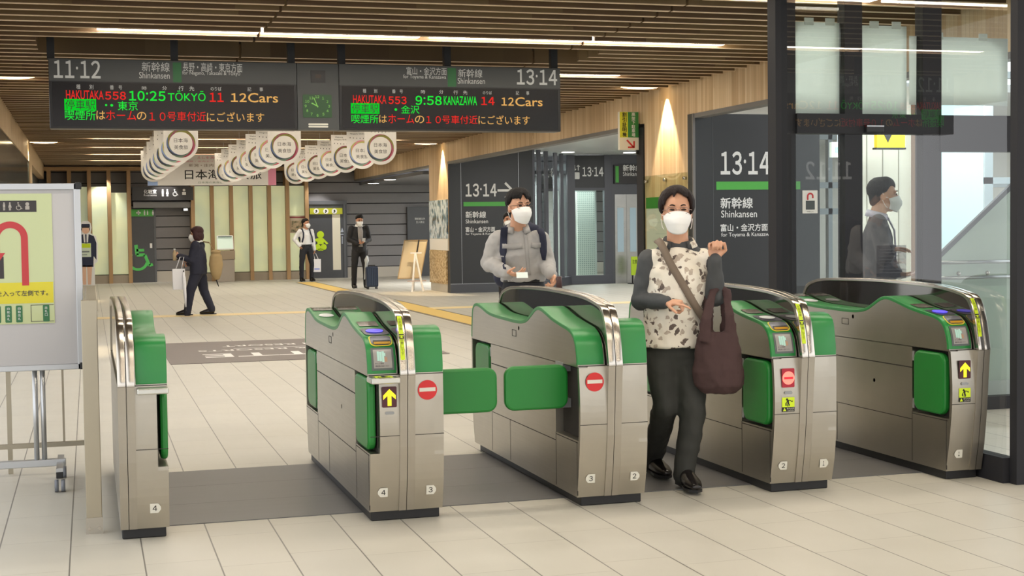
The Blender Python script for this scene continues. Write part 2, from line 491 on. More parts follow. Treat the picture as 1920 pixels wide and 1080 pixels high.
# ---- walls
wr = struct('wall_right', MB().box(XR, XR + 0.14, 8.6, YB, 2.772, 3.5), M_WOOD)
b = MB().box(XR - 0.004, XR + 0.15, 9.2, 16.44, 2.72, 2.775).box(XR - 0.004, XR + 0.15, 18.3, 29.1, 2.72, 2.775).box(XR - 0.004, XR + 0.15, 30.8, YB, 2.73, 2.775)
struct('trim_5', b, mat('grey_trim', (112, 110, 108), 0.5))
struct('wall_right_pillar', MB().box(XR + 0.0005, XR + 0.3, 16.44, 18.05, 0, 2.772), M_WOOD)
struct('wall_right_column', MB().box(XR + 0.0005, XR + 0.35, 29.1, 30.8, 1.42, 2.772), M_WOOD)
struct('trim_6', MB().box(XR - 0.02, XR + 0.32, 18.05, 18.3, 0, 2.72), FRAME)
struct('wall_left', MB().box(XL - 0.15, XL, 5.0, YB, 2.812, 3.5), M_WOOD)
b = MB()
for y0, y1 in ((19.9, 23.2), (23.22, 26.6), (26.62, 30.1)): b.box(XL - 0.12, XL - 0.01, y0, y1, 0.06, 2.80)
struct('wall_left_panel', b, mat('dark_glazed_panel', (58, 66, 66), 0.15))
struct('wall_left_pillar', MB().box(XL - 0.14, XL, 30.1, 31.3, 0, 2.815), M_WOOD)
struct('wall_left_rear', MB().box(XL - 0.3, XL - 0.14, 31.3, YB, 0, 2.815), SIGNDARK)

# ---- back wall: grey siding, oak fins, pale green glass
SIDING = mat('grey_siding', (124, 122, 123), 0.42, var=0.04)
wb = struct('wall_back', MB().box(-1.4, 15.5, YB + 0.06, YB + 0.3, 0, 3.6), mat('siding_gap', (40, 40, 42), 0.7))
b = MB()
z = 0.30
while z < 3.4:
    b.prism([(YB + 0.005, z + 0.012), (YB - 0.02, z + 0.012), (YB + 0.004, z + 0.288), (YB + 0.05, z + 0.288), (YB + 0.05, z + 0.012)], 'x', -1.4, 15.5)
    z += 0.3
o = b.build('siding_boards', SIDING, wb, local=True); o['kind'] = 'structure'
struct('baseboard_back', MB().box(1.35, 15.5, YB - 0.03, YB + 0.05, 0, 0.29), mat('pale_skirting', (196, 190, 178), 0.5))
FIN = mat('oak_fin', (168, 134, 92), 0.5, var=0.08, vscale=8, stretch=(6, 6, 0.4))
fin_px = [94, 132, 169, 206, 243, 362, 398, 434, 470.5, 505, 539, 575]
fin_x = [aty(p, 430, 39.6).x for p in fin_px]
b = MB()
for x in fin_x: b.box(x - 0.05, x + 0.05, 39.45, 40.0, 0.0, 3.12)
b.box(-1.09, fin_x[-1] + 0.05, 39.4, 40.0, 3.02, 3.12)
struct('trim_7', b, FIN)
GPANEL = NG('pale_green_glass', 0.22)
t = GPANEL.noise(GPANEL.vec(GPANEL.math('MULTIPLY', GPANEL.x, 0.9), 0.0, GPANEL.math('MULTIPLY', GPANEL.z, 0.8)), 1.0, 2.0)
GPANEL.b.inputs['Emission Strength'].default_value = 0.34; GPANEL.b.inputs['Emission Color'].default_value = lin((214, 220, 176))  # even glow stands in for backlight behind the panes
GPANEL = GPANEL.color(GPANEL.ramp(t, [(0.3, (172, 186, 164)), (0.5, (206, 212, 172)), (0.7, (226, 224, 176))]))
def zat(py, Y=39.6, px=420): return aty(px, py, Y).z
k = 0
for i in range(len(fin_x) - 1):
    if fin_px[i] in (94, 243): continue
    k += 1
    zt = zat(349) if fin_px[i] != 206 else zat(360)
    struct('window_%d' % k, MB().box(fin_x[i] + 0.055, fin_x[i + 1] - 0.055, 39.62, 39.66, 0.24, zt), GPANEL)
b = MB()
for i in range(len(fin_x) - 1):
    if fin_px[i] == 243: continue
    b.box(fin_x[i] + 0.05, fin_x[i + 1] - 0.05, 39.5, 39.99, 0, 0.22)
struct('baseboard_back_plinth', b, mat('beige_plinth', (150, 138, 120), 0.55))

# ---- side concourse on the right
RC = mat('light_soffit', (196, 198, 198), 0.3)
struct('ceiling_side', MB().box(XR + 0.14, 15.5, 16.0, 31.9, 3.06, 3.16), RC)
struct('ceiling_side_rear', MB().box(XR + 0.14, 15.5, 32.0, YB, 2.62, 2.70), mat('grey_soffit', (104, 104, 106), 0.35))
struct('wall_side', MB().box(15.3, 15.5, 16.0, YB, 0, 3.1), mat('pale_wall', (200, 202, 200), 0.5))

# ---- black framed glass screen beside the gates (parallel to the lanes) and the door wall behind it
GX = 4.645
zr = atx(1845, 848, GX).z
fr = MB().box(4.658, 4.86, 6.36, 6.42, 0, 3.3).box(GX - 0.025, GX + 0.055, 6.425, 8.98, 0, zr)
struct('wall_glass_frame', fr, FRAME)
struct('window_21', MB().add([(GX, 6.43, zr), (GX, 8.97, zr), (GX, 8.97, 3.3), (GX, 6.43, 3.3)], [(0, 1, 2, 3)]), glass('screen_glass', (240, 243, 243), 1.6))
DW = 9.02
f = MB()
f.box(4.60, 4.70, DW - 0.06, DW + 0.06, 0, 3.3).box(4.70, 4.775, DW - 0.02, DW + 0.06, 0, 3.3)
for a, c in ((5.150, 5.290), (5.780, 5.935), (6.95, 7.29)):
    f.box(a, c, DW - 0.04, DW + 0.06, 0, 3.3)
f.box(4.77, 5.79, DW - 0.05, DW + 0.07, 2.022, 2.162)
f.box(5.92, 6.96, DW - 0.05, DW + 0.07, 1.898, 2.16)
f.box(5.92, 6.96, DW - 0.04, DW + 0.05, 0, 0.095).box(4.77, 5.79, DW - 0.02, DW + 0.03, 0, 0.07)
struct('door_1', f, FRAME)
for k, (a, c, z0, z1) in enumerate(((4.775, 5.15, 0.07, 2.03), (5.29, 5.78, 0.07, 2.03), (4.775, 5.15, 2.16, 3.3), (5.29, 5.78, 2.16, 3.3), (5.935, 6.95, 2.16, 3.3))):
    struct('window_%d' % (22 + k), MB().add([(a, DW, z0), (c, DW, z0), (c, DW, z1), (a, DW, z1)], [(0, 1, 2, 3)]), GLASS)
struct('window_27', MB().add([(5.935, DW, 0.095), (6.95, DW, 0.095), (6.95, DW, 0.52), (5.935, DW, 0.52)], [(0, 1, 2, 3)]), GLASS)
struct('window_28', MB().add([(5.935, DW, 0.52), (6.95, DW, 0.52), (6.95, DW, 1.9), (5.935, DW, 1.9)], [(0, 1, 2, 3)]), GLASS)
# room beyond the door wall
BEIGE = mat('beige_partition', (196, 190, 176), 0.55)
struct('wall_room_rear', MB().box(8.15, 8.86, 14.0, 14.1, 0, 2.9), BEIGE)
b = MB()
for x in (8.3, 8.5, 8.7): b.box(x - 0.004, x + 0.004, 13.99, 14.0, 0, 2.9)
struct('trim_8', b, mat('beige_groove', (150, 146, 134), 0.6))
struct('trim_9', MB().box(8.86, 9.06, 13.9, 14.1, 0, 2.9), mat('brown_wood_post', (112, 82, 54), 0.5, var=0.1, vscale=6, stretch=(5, 5, 0.4)))
ICE = frosted('ice_blue_frosted_glass', (222, 238, 240), 0.5)
struct('window_29', MB().box(7.75, 8.40, 12.0, 12.03, 0, 2.9), ICE)
wf = mat('white_window_frame', (150, 160, 164), 0.5)
b = MB()
for x in (9.12, 9.9, 11.4): b.box(x, x + 0.1, 13.0, 13.1, 0, 3.3)
for z in (0.0, 1.45, 1.78, 2.12, 2.9): b.box(9.12, 12.5, 13.0, 13.1, z, z + 0.07)
struct('window_30', b, wf)
b = MB()
for x in (9.05, 9.5, 10.4): b.box(x, x + 0.06, 17.0, 17.08, 0, 3.1)
for z in (0.0, 1.5, 1.85, 2.5): b.box(9.05, 12.5, 17.0, 17.08, z, z + 0.08)
struct('window_31', b, wf)

# ================================================================== TICKET GATES
YC = 7.575
CAP = smoothline([(6.575, 0.709), (6.578, 0.745), (6.589, 0.785), (6.608, 0.828), (6.645, 0.863), (6.706, 0.887), (6.84, 0.906), (6.976, 0.927), (7.10, 0.955),
       (7.19, 0.969), (7.26, 0.960), (7.34, 0.926), (7.42, 0.893), (7.52, 0.877), (7.65, 0.873), (7.85, 0.876), (8.05, 0.880), (8.20, 0.890), (8.33, 0.912), (8.43, 0.926),
       (8.51, 0.922), (8.555, 0.900), (8.574, 0.868), (8.586, 0.81), (8.594, 0.76), (8.597, 0.709)], 4)
FRONT = smoothline([(6.605, 0.05), (6.575, 0.2), (6.552, 0.36), (6.545, 0.48), (6.55, 0.6), (6.562, 0.706)], 4)
BACK = smoothline([(8.598, 0.705), (8.602, 0.6), (8.600, 0.4), (8.583, 0.2), (8.548, 0.05)], 5)
FIN = smoothline([(-1.037, 0.706), (-1.005, 0.86), (-0.965, 0.955), (-0.925, 0.992), (-0.86, 1.010), (-0.66, 1.036), (-0.36, 1.048), (0, 1.053),
       (0.36, 1.048), (0.66, 1.036), (0.80, 1.012), (0.865, 0.985), (0.905, 0.94), (0.945, 0.86), (0.985, 0.76), (1.0, 0.706)], 4)
SPINE_F = [(6.60, 0.05), (6.562, 0.2), (6.536, 0.4), (6.53, 0.5)]
_L = [0.0]
for p, q in zip(CAP, CAP[1:]): _L.append(_L[-1] + math.dist(p, q))
def cap_at(t, lift=0.0):
    """point on the top profile t metres up from the front lower edge"""
    t = max(0.0, min(_L[-1] - 1e-6, t))
    for i in range(len(_L) - 1):
        if _L[i + 1] >= t: break
    k = (t - _L[i]) / (_L[i + 1] - _L[i])
    p = [a + (b - a) * k for a, b in zip(CAP[i], CAP[i + 1])]
    a = CAP[max(i - 1, 0)]; b = CAP[min(i + 2, len(CAP) - 1)]
    d = (b[0] - a[0], b[1] - a[1]); L = math.hypot(*d)
    return (p[0] - d[1] / L * lift, p[1] + d[0] / L * lift)
def capdecal(mb, fx, x0, x1, t0, t1, lift=0.002, n=8, poly=None):
    """thin curved plate following the top profile (poly: outline in 0..1 x 0..1)"""
    if poly is None:
        g = []
        for i in range(n + 1):
            y, z = cap_at(t0 + (t1 - t0) * i / n, lift)
            g.append([fx(x0, y, z), fx(x1, y, z)])
        mb.sheet(g, 0.0, True); return
    vs = []
    for a, bb in poly:
        y, z = cap_at(t0 + (t1 - t0) * bb, lift); vs.append(fx(x0 + (x1 - x0) * a, y, z))
    c = [sum(p[0] for p in poly) / len(poly), sum(p[1] for p in poly) / len(poly)]
    y, z = cap_at(t0 + (t1 - t0) * c[1], lift); vs.append(fx(x0 + (x1 - x0) * c[0], y, z))
    k = len(poly)
    mb.add(vs, [(i, (i + 1) % k, k) for i in range(k)], True)
def ell(n=28): return [(0.5 + 0.5 * math.cos(2 * PI * i / n), 0.5 + 0.5 * math.sin(2 * PI * i / n)) for i in range(n)]
def rr01(w, h, r):
    return [(0.5 + a / w, 0.5 + b / h) for a, b in rrect(w, h, r)]
HW = 0.178; FH = 0.037
READER = mat('reader_panel_dark', (44, 46, 62), 0.3)
BLUE = mat('reader_blue_light', (80, 70, 235), 0.4, emit=1.6)
WRING = mat('reader_white_mark', (215, 220, 220), 0.4)
SLOT = mat('ticket_slot_grey', (96, 98, 106), 0.35, 0.3)
SLOTY = mat('ticket_slot_amber', (176, 132, 24), 0.45)
YRIM = mat('ticket_slot_yellow_rim', (226, 214, 70), 0.4)
SCR = mat('guide_screen_grey', (150, 146, 142), 0.25)
SCRB = mat('guide_screen_bezel', (84, 92, 90), 0.4)
TICK = mat('ticket_mint', (176, 218, 206), 0.5); TICKO = mat('ticket_tan', (170, 134, 108), 0.5)
WIN = mat('display_window', (74, 68, 58), 0.2)
AMB = mat('arrow_led_yellow', (232, 226, 40), 0.5, emit=0.75)
MAROON = mat('led_panel_maroon', (72, 22, 34), 0.35)
LEDR = mat('led_panel_red', (150, 20, 40), 0.35, emit=0.35)
LEDP = mat('led_disc_salmon', (255, 128, 112), 0.4, emit=1.0)
LEDB = mat('led_bar_red', (214, 24, 44), 0.4, emit=0.6)
PILL = mat('sensor_pill', (150, 152, 152), 0.25, 0.6)
TAGW = mat('number_tag', (206, 204, 192), 0.55)
LIP = mat('ledge_steel', (206, 206, 200), 0.28, 1.0)

def runner(mb_y, mb_k, c, w, h, u, v, lift):
    """caution sticker: yellow field with a running figure, black caption strip"""
    pass

def half_gate(root, cx, s, entry=None, front='plain', flaps=('shut', 'shut'), num=None, ledge=False, far_reader=True, dark=False):
    """one side of a gate. s=-1 left half, s=+1 right half (turned end for end)"""
    def fx(x, y, z):
        return (cx + s * x, y if s < 0 else 2 * YC - y, z)
    yy = (lambda y: y) if s < 0 else (lambda y: 2 * YC - y)
    def P(mb, poly, x0, x1, smooth=False):
        a, b = sorted((cx + s * x0, cx + s * x1))
        mb.prism([(yy(y), z) for y, z in poly], 'x', a, b, smooth)
    # near end is the camera end; for the right half the profile runs the other way
    capn = [(y - 0.0, z - 0.012) for y, z in CAP]
    full = FRONT + capn + BACK
    lowf = FRONT
    # steel core and outer skin with the two flap recesses cut out
    body = MB()
    P(body, full, FH, 0.132)
    n0, n1 = (6.93, 8.15)
    zlo, zhi = 0.335, 0.700
    def nz(y):  # straight front/back outlines at z
        return y
    # outer skin: full outline minus recess at both ends
    def fy(z):
        for a, b in zip(FRONT, FRONT[1:]):
            if a[1] <= z <= b[1]: return a[0] + (b[0] - a[0]) * (z - a[1]) / (b[1] - a[1])
        return FRONT[-1][0]
    lo = [p for p in FRONT if p[1] < zlo] + [(fy(zlo), zlo), (n0, zlo), (n0, zhi), (fy(zhi), zhi)]
    outer = lo + capn + [(8.598, zhi), (n1, zhi), (n1, zlo), (8.595, zlo)] + [p for p in BACK if p[1] < zlo]
    P(body, outer, 0.132, HW)
    body.build('body', STEEL, root, bevel=0.0)
    # front plates at both ends closing the recess (unless an open ledge end)
    g = MB(); g2 = MB()
    near_open = ledge
    fp = [(fy(0.335 + i * 0.0365), 0.335 + i * 0.0365) for i in range(11)]
    bk = [(8.595, 0.335), (8.598, 0.4), (8.600, 0.6), (8.598, 0.70), (8.576, 0.70), (8.573, 0.335)]
    xo = 0.131
    if s < 0:
        if not near_open: P(g, fp + [(y + 0.022, z) for y, z in fp[::-1]], xo, HW)
        P(g2, bk, xo, HW)
    else:
        if not near_open: P(g, bk, xo, HW)
        P(g2, fp + [(y + 0.022, z) for y, z in fp[::-1]], xo, HW)
    # the right half shows its far profile end to the camera: same bowed face
    if g.v: g.build('end_plate', STEEL, root)
    if g2.v: g2.build('end_plate', STEEL, root)
    # recess lining
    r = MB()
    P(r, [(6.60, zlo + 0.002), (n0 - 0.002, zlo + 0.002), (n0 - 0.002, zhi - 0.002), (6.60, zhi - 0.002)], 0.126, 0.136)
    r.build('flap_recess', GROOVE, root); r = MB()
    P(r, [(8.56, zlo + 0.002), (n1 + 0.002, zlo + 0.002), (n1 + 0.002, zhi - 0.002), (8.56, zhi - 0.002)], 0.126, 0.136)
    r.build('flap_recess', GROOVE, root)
    # green cover
    c = MB()
    t0 = 0.0
    out = CAP; inn = []
    for i, (y, z) in enumerate(CAP):
        p, n = CAP[max(i - 1, 0)], CAP[min(i + 1, len(CAP) - 1)]
        d = (n[0] - p[0], n[1] - p[1]); L = math.hypot(*d)
        inn.append((y + d[1] / L * 0.020, z - d[0] / L * 0.020))
    inn[0] = (CAP[0][0] + 0.02, CAP[0][1]); inn[-1] = (CAP[-1][0] - 0.02, CAP[-1][1])
    P(c, out + inn[::-1], FH + 0.003, HW + 0.002, True)
    c.build('top_cover', GREEN, root, bevel=0.004)
    # seams on the side panels
    q = MB()
    xs = HW + 0.0008
    def line(y0, z0, y1, z1, w=0.004):
        a, b = sorted((cx + s * (xs - 0.004), cx + s * xs))
        y0, y1 = yy(y0), yy(y1)
        if abs(z0 - z1) < 1e-6: q.box(a, b, min(y0, y1), max(y0, y1), z0 - w / 2, z0 + w / 2)
        else: q.box(a, b, y0 - w / 2, y0 + w / 2, min(z0, z1), max(z0, z1))
    line(8.14, 0.582, 6.93, 0.582, 0.006); line(8.13, 0.292, 6.93, 0.292)
    line(8.14, 0.06, 8.14, 0.335); line(6.93, 0.06, 6.93, 0.335); line(7.76, 0.06, 7.76, 0.29); line(6.60, 0.06, 6.60, 0.33)
    line(8.59, 0.325, 8.15, 0.325); line(6.93, 0.325, 6.585, 0.325)
    for z in (0.417,):
        pass
    q.build('panel_seams', GROOVE, root)
    # small hatch and lock on the side panel
    h = MB()
    a, b = sorted((cx + s * HW, cx + s * (HW + 0.0015)))
    ya, yb = sorted((yy(7.62), yy(7.70)))
    for (u0, u1, v0, v1) in ((ya, yb, 0.778, 0.781), (ya, yb, 0.812, 0.815), (ya, ya + 0.003, 0.778, 0.815), (yb - 0.003, yb, 0.778, 0.815)):
        h.box(a, b, u0, u1, v0, v1)
    h.build('service_hatch', GROOVE, root)
    h = MB().disc((cx + s * HW, yy(7.57), 0.83), 0.012, (0, -s, 0), (0, 0, 1), 0.004)
    h.build('lock', CHROME, root); h = MB()
    h.disc((cx + s * HW, yy(7.33), 0.47), 0.011, (0, -s, 0), (0, 0, 1), 0.004)
    h.build('lock', CHROME, root)
    # flaps at both ends (profile near end first)
    for e, st in zip((0, 1), flaps):
        near = (e == 0)                         # camera end
        ya, yb = (6.615, 6.915) if near else (8.185, 8.50)
        if st == 'shut':
            m = MB()
            a = cx + s * (HW - 0.036)
            poly = [((ya + yb) / 2 + p, 0.517 + z) for p, z in rrect(yb - ya, 0.335, 0.055)]
            if ledge and near: poly = [((ya + yb) / 2 - 0.012 + p, 0.517 + z) for p, z in rrect(yb - ya + 0.03, 0.345, 0.055)]
            m.prism(poly, 'x', *sorted((a, cx + s * (HW + 0.004))))
            m.build('flap', FLAP, root, bevel=0.012)
            hz = MB()
            hy = yb + 0.006 if near else ya - 0.006
            hz.box(*sorted((cx + s * (HW - 0.03), cx + s * (HW - 0.004))), hy - 0.008, hy + 0.008, 0.62, 0.675)
            hz.build('flap_hinge', ALU, root); hz = MB()
            hz.box(*sorted((cx + s * (HW - 0.03), cx + s * (HW - 0.004))), hy - 0.008, hy + 0.008, 0.355, 0.41)
            hz.build('flap_hinge', ALU, root)
        elif st == 'open':
            m = MB()
            x0, x1 = (HW - 0.05, 0.505) if s > 0 else (HW - 0.01, 0.50)
            yf = 6.75
            a, b = sorted((cx + s * x0, cx + s * x1))
            m.prism([((a + b) / 2 + p, 0.588 + z) for p, z in rrect(b - a, 0.222, 0.05)], 'y', yf, yf + 0.042)
            m.build('flap', FLAP, root, bevel=0.012)
            hz = MB()
            for z in (0.475, 0.66):
                if hz.v: hz.build('flap_hinge', ALU, root); hz = MB()
                hz.box(*sorted((cx + s * (HW - 0.04), cx + s * (HW + 0.002))), yf + 0.05, yf + 0.17, z, z + 0.045)
            hz.build('flap_hinge', ALU, root)
    # sill under the flap
    # ---- furniture of the top: near end for an entrance half, dip panel at the other end
    if entry:
        tX = 0.05
        m = MB(); capdecal(m, fx, 0.052, 0.160, 0.018, 0.128, 0.0025); m.build('screen_bezel', SCRB, root)
        sc = MB(); capdecal(sc, fx, 0.062, 0.150, 0.028, 0.117, 0.0045); sc = sc.build('guide_screen', SCR, root)
        tk = MB()
        for i, (x0, x1, ta, tb) in enumerate(((0.122, 0.132, 0.062, 0.108), (0.110, 0.121, 0.060, 0.106), (0.098, 0.109, 0.056, 0.108), (0.092, 0.098, 0.085, 0.100))):
            capdecal(tk, fx, x0, x1, ta, tb, 0.006)
        tk.build('ticket_picture', TICK, sc)
        tk = MB(); capdecal(tk, fx, 0.084, 0.099, 0.057, 0.079, 0.0058); tk.build('ticket_picture', TICKO, sc)
        for body_s, z0, w in (('きっぷ専用', 0.050, 0.040), ('通路左側にお進みください', 0.038, 0.066)):
            def fnn(a, b, z0=z0):
                y, z = cap_at(z0 + b, 0.006); return fx(0.143 - (a if s < 0 else w - a), y, z)
            text('screen_caption', body_s, (0, 0, 0), w, 0.008, INK, sc, align='l', fn=fnn)
        # ticket slot with yellow rim
        ring = rr01(0.105, 0.085, 0.025)
        m = MB(); capdecal(m, fx, 0.048, 0.158, 0.136, 0.218, 0.0035, poly=ring); m.build('slot_rim', YRIM, root)
        m = MB(); capdecal(m, fx, 0.053, 0.153, 0.141, 0.213, 0.0055, poly=ring); sl = m.build('ticket_slot', SLOT, root)
        m = MB(); capdecal(m, fx, 0.060, 0.140, 0.145, 0.160, 0.0075); m.build('slot_mouth', SLOTY, sl)
        m = MB(); capdecal(m, fx, 0.060, 0.142, 0.1605, 0.170, 0.0078); m.build('slot_shadow_bar', BLACK, sl)
        # card reader
        m = MB(); capdecal(m, fx, 0.046, 0.168, 0.228, 0.375, 0.0035, poly=rr01(0.12, 0.15, 0.03)); rd = m.build('card_reader', READER, root)
        m = MB(); capdecal(m, fx, 0.066, 0.150, 0.265, 0.345, 0.0060, poly=ell()); m.build('reader_light', BLUE if entry != 'off' else WRING, rd)
        m = MB(); capdecal(m, fx, 0.060, 0.156, 0.43, 0.53, 0.0035); m.build('display_window', WIN, root)
    if far_reader and s < 0:
        ta, tb = _L[-1] - 0.235, _L[-1] - 0.10
        m = MB(); capdecal(m, fx, 0.048, 0.165, _L[-1] - 0.42, _L[-1] - 0.25, 0.003); m.build('display_window', WIN, root)
        m = MB(); capdecal(m, fx, 0.065, 0.152, _L[-1] - 0.60, _L[-1] - 0.50, 0.0035, poly=ell()); m.build('touch_mark', WRING, root)
    # ---- ledge
    yf_at = fy
    def face(x, z, lift=0.0):    # bowed front face nearest the camera
        y = fy(min(max(z, 0.05), 0.706)) if s < 0 else 2 * YC - 8.594
        return (cx + s * x, y - lift, z)
    if ledge:
        m = MB().box(*sorted((cx + s * 0.045, cx + s * (HW + 0.004))), 6.475, 6.60, 0.672, 0.700)
        l = m.build('ledge', LIP, root, bevel=0.006)
        if s < 0:
            m = MB().box(cx - 0.155, cx - 0.075, 6.49, 6.56, 0.7002, 0.702); st = m.build('caution_sticker', YELLOW, l)
            m = MB().box(cx - 0.15, cx - 0.09, 6.487, 6.497, 0.7023, 0.703)
            m.box(cx - 0.125, cx - 0.108, 6.50, 6.55, 0.7023, 0.703).box(cx - 0.14, cx - 0.095, 6.525, 6.532, 0.7023, 0.703)
            m.build('sticker_picture', INK, st)
    # ---- things on the front face: panel plane approx. y0
    def face_y(z):
        if s < 0: return fy(min(max(z, 0.05), 0.706))
        for a, b in zip(BACK, BACK[1:]):
            if b[1] <= z <= a[1]: return 2 * YC - (a[0] + (b[0] - a[0]) * (z - a[1]) / (b[1] - a[1]))
        return 6.556
    y0 = face_y(0.6)
    F = lambda x, z, l=0.0: (cx + s * x, min(face_y(z - 0.04), face_y(z), face_y(z + 0.04)) - 0.0005 - l, z)
    if front in ('arrow', 'stop_led'):
        xc = 0.103 if not ledge else 0.085
        zc = 0.603
        m = MB().plate(F(xc, zc, 0.002), 0.070, 0.098, depth=0.004, r=0.006)
        d = m.build('direction_display', MAROON if front == 'arrow' else LEDR, root)
        m = MB()
        if front == 'arrow':
            ar = [(-0.0095, -0.042), (0.0095, -0.042), (0.0095, 0.006), (0.030, -0.012), (0.030, 0.008), (0, 0.038), (-0.030, 0.008), (-0.030, -0.012), (-0.0095, 0.006)]
            m.shape(ar, F(xc, zc, 0.0062), depth=0.0015); m.build('arrow', AMB, d)
        else:
            m.disc(F(xc, zc, 0.0062), 0.034, depth=0.0015, n=36); dd = m.build('stop_disc', LEDP, d)
            MB().plate(F(xc, zc, 0.0079), 0.050, 0.011, depth=0.001).build('stop_bar', LEDB, dd)
        MB().plate(F(xc, 0.527, 0.001), 0.044, 0.014, depth=0.003, r=0.0069).build('sensor', PILL, root)
        if not ledge:
            st = MB().plate(F(xc, 0.478, 0.001), 0.070, 0.050, depth=0.0015, r=0.003).build('caution_sticker', YELLOW, root)
            st2 = MB().plate(F(xc, 0.441, 0.001), 0.070, 0.024, depth=0.0015).build('sticker_caption', INK, root)
            m = MB(); c0 = Vector(F(xc, 0.478, 0.0027))
            def lb(p, q, w): m.bar(c0 + Vector((p[0], 0, p[1])), c0 + Vector((q[0], 0, q[1])), w, 0.0006, up=(0, 1, 0))
            m.disc(c0 + Vector((-0.008, 0, 0.014)), 0.006, depth=0.0006)
            lb((-0.003, 0.012), (-0.001, -0.006), 0.010); lb((-0.003, 0.010), (0.012, 0.008), 0.004); lb((0.012, 0.008), (0.022, 0.001), 0.004); lb((0.022, 0.001), (0.024, 0.008), 0.003)
            lb((-0.004, 0.008), (-0.014, -0.004), 0.004); lb((-0.014, -0.004), (-0.014, -0.018), 0.007)
            lb((-0.001, -0.006), (0.006, -0.014), 0.006); lb((0.006, -0.014), (0.001, -0.021), 0.005); lb((-0.002, -0.006), (-0.006, -0.022), 0.005)
            m.build('running_figure', INK, st)
            m = MB().shape([(-0.009, -0.008), (0.009, -0.008), (0, 0.009)], F(xc + s * -0.0 + (0.022 if s < 0 else -0.022), 0.441, 0.0027), depth=0.0006)
            m.build('warning_triangle', YELLOW, st2)
            text('caption', '駆け込み注意', F(xc - 0.012, 0.446, 0.0027), 0.040, 0.008, TAGW, st2, lift=0.0004)
            text('caption', 'CAUTION', F(xc - 0.012, 0.435, 0.0027), 0.034, 0.006, TAGW, st2, lift=0.0004)
    elif front == 'stop_sticker':
        d = MB().disc(F(0.100, 0.628, 0.001), 0.047, depth=0.0015, n=48).build('no_entry_sticker', RED, root)
        MB().plate(F(0.100, 0.630, 0.003), 0.078, 0.018, depth=0.0006).build('white_bar', TAGW, d)
    if num:
        zc, xc = 0.145, 0.112
        yz = face_y(0.145)
        sg = -1 if s < 0 else 1
        pl = [(-0.019 * sg, -0.022), (0.017 * sg, -0.022), (0.029 * sg, -0.006), (0.029 * sg, 0.006), (0.017 * sg, 0.022), (-0.019 * sg, 0.022)]
        if sg < 0: pl = pl[::-1]
        tl = 0.12
        v = Vector((0, -tl, 1)).normalized()
        c = Vector((cx + s * xc, yz - 0.004, zc))
        tg = MB().shape(pl, c, v=v, depth=0.0016).build('number_tag', TAGW, root)
        text('number', num, c + Vector((0.002 * sg, -0.0017, 0)), 0.020 if num != '1' else 0.010, 0.025, INK, tg, v=v, lift=0.0006, bold=0.0)
    # cross seams on the front
    q = MB()
    x0, x1 = sorted((cx + s * FH, cx + s * (HW + 0.0005)))
    q.box(x0, x1, face_y(0.417) - 0.0012, face_y(0.417) + 0.002, 0.4155, 0.4185)
    q.box(x0, x1, face_y(0.70) - 0.001, face_y(0.70) + 0.004, 0.704, 0.708)
    for i in range(len(FRONT) - 1):
        za, zb = FRONT[i][1], FRONT[i + 1][1]; ya, yb = face_y(za), face_y(zb)
        for xx in ():
            xa, xb = sorted((cx + s * xx, cx + s * (xx + 0.003)))
            q.prism([(ya - 0.001, za), (ya + 0.003, za), (yb + 0.003, zb), (yb - 0.001, zb)], 'x', xa, xb)
    q.build('front_seams', GROOVE, root)

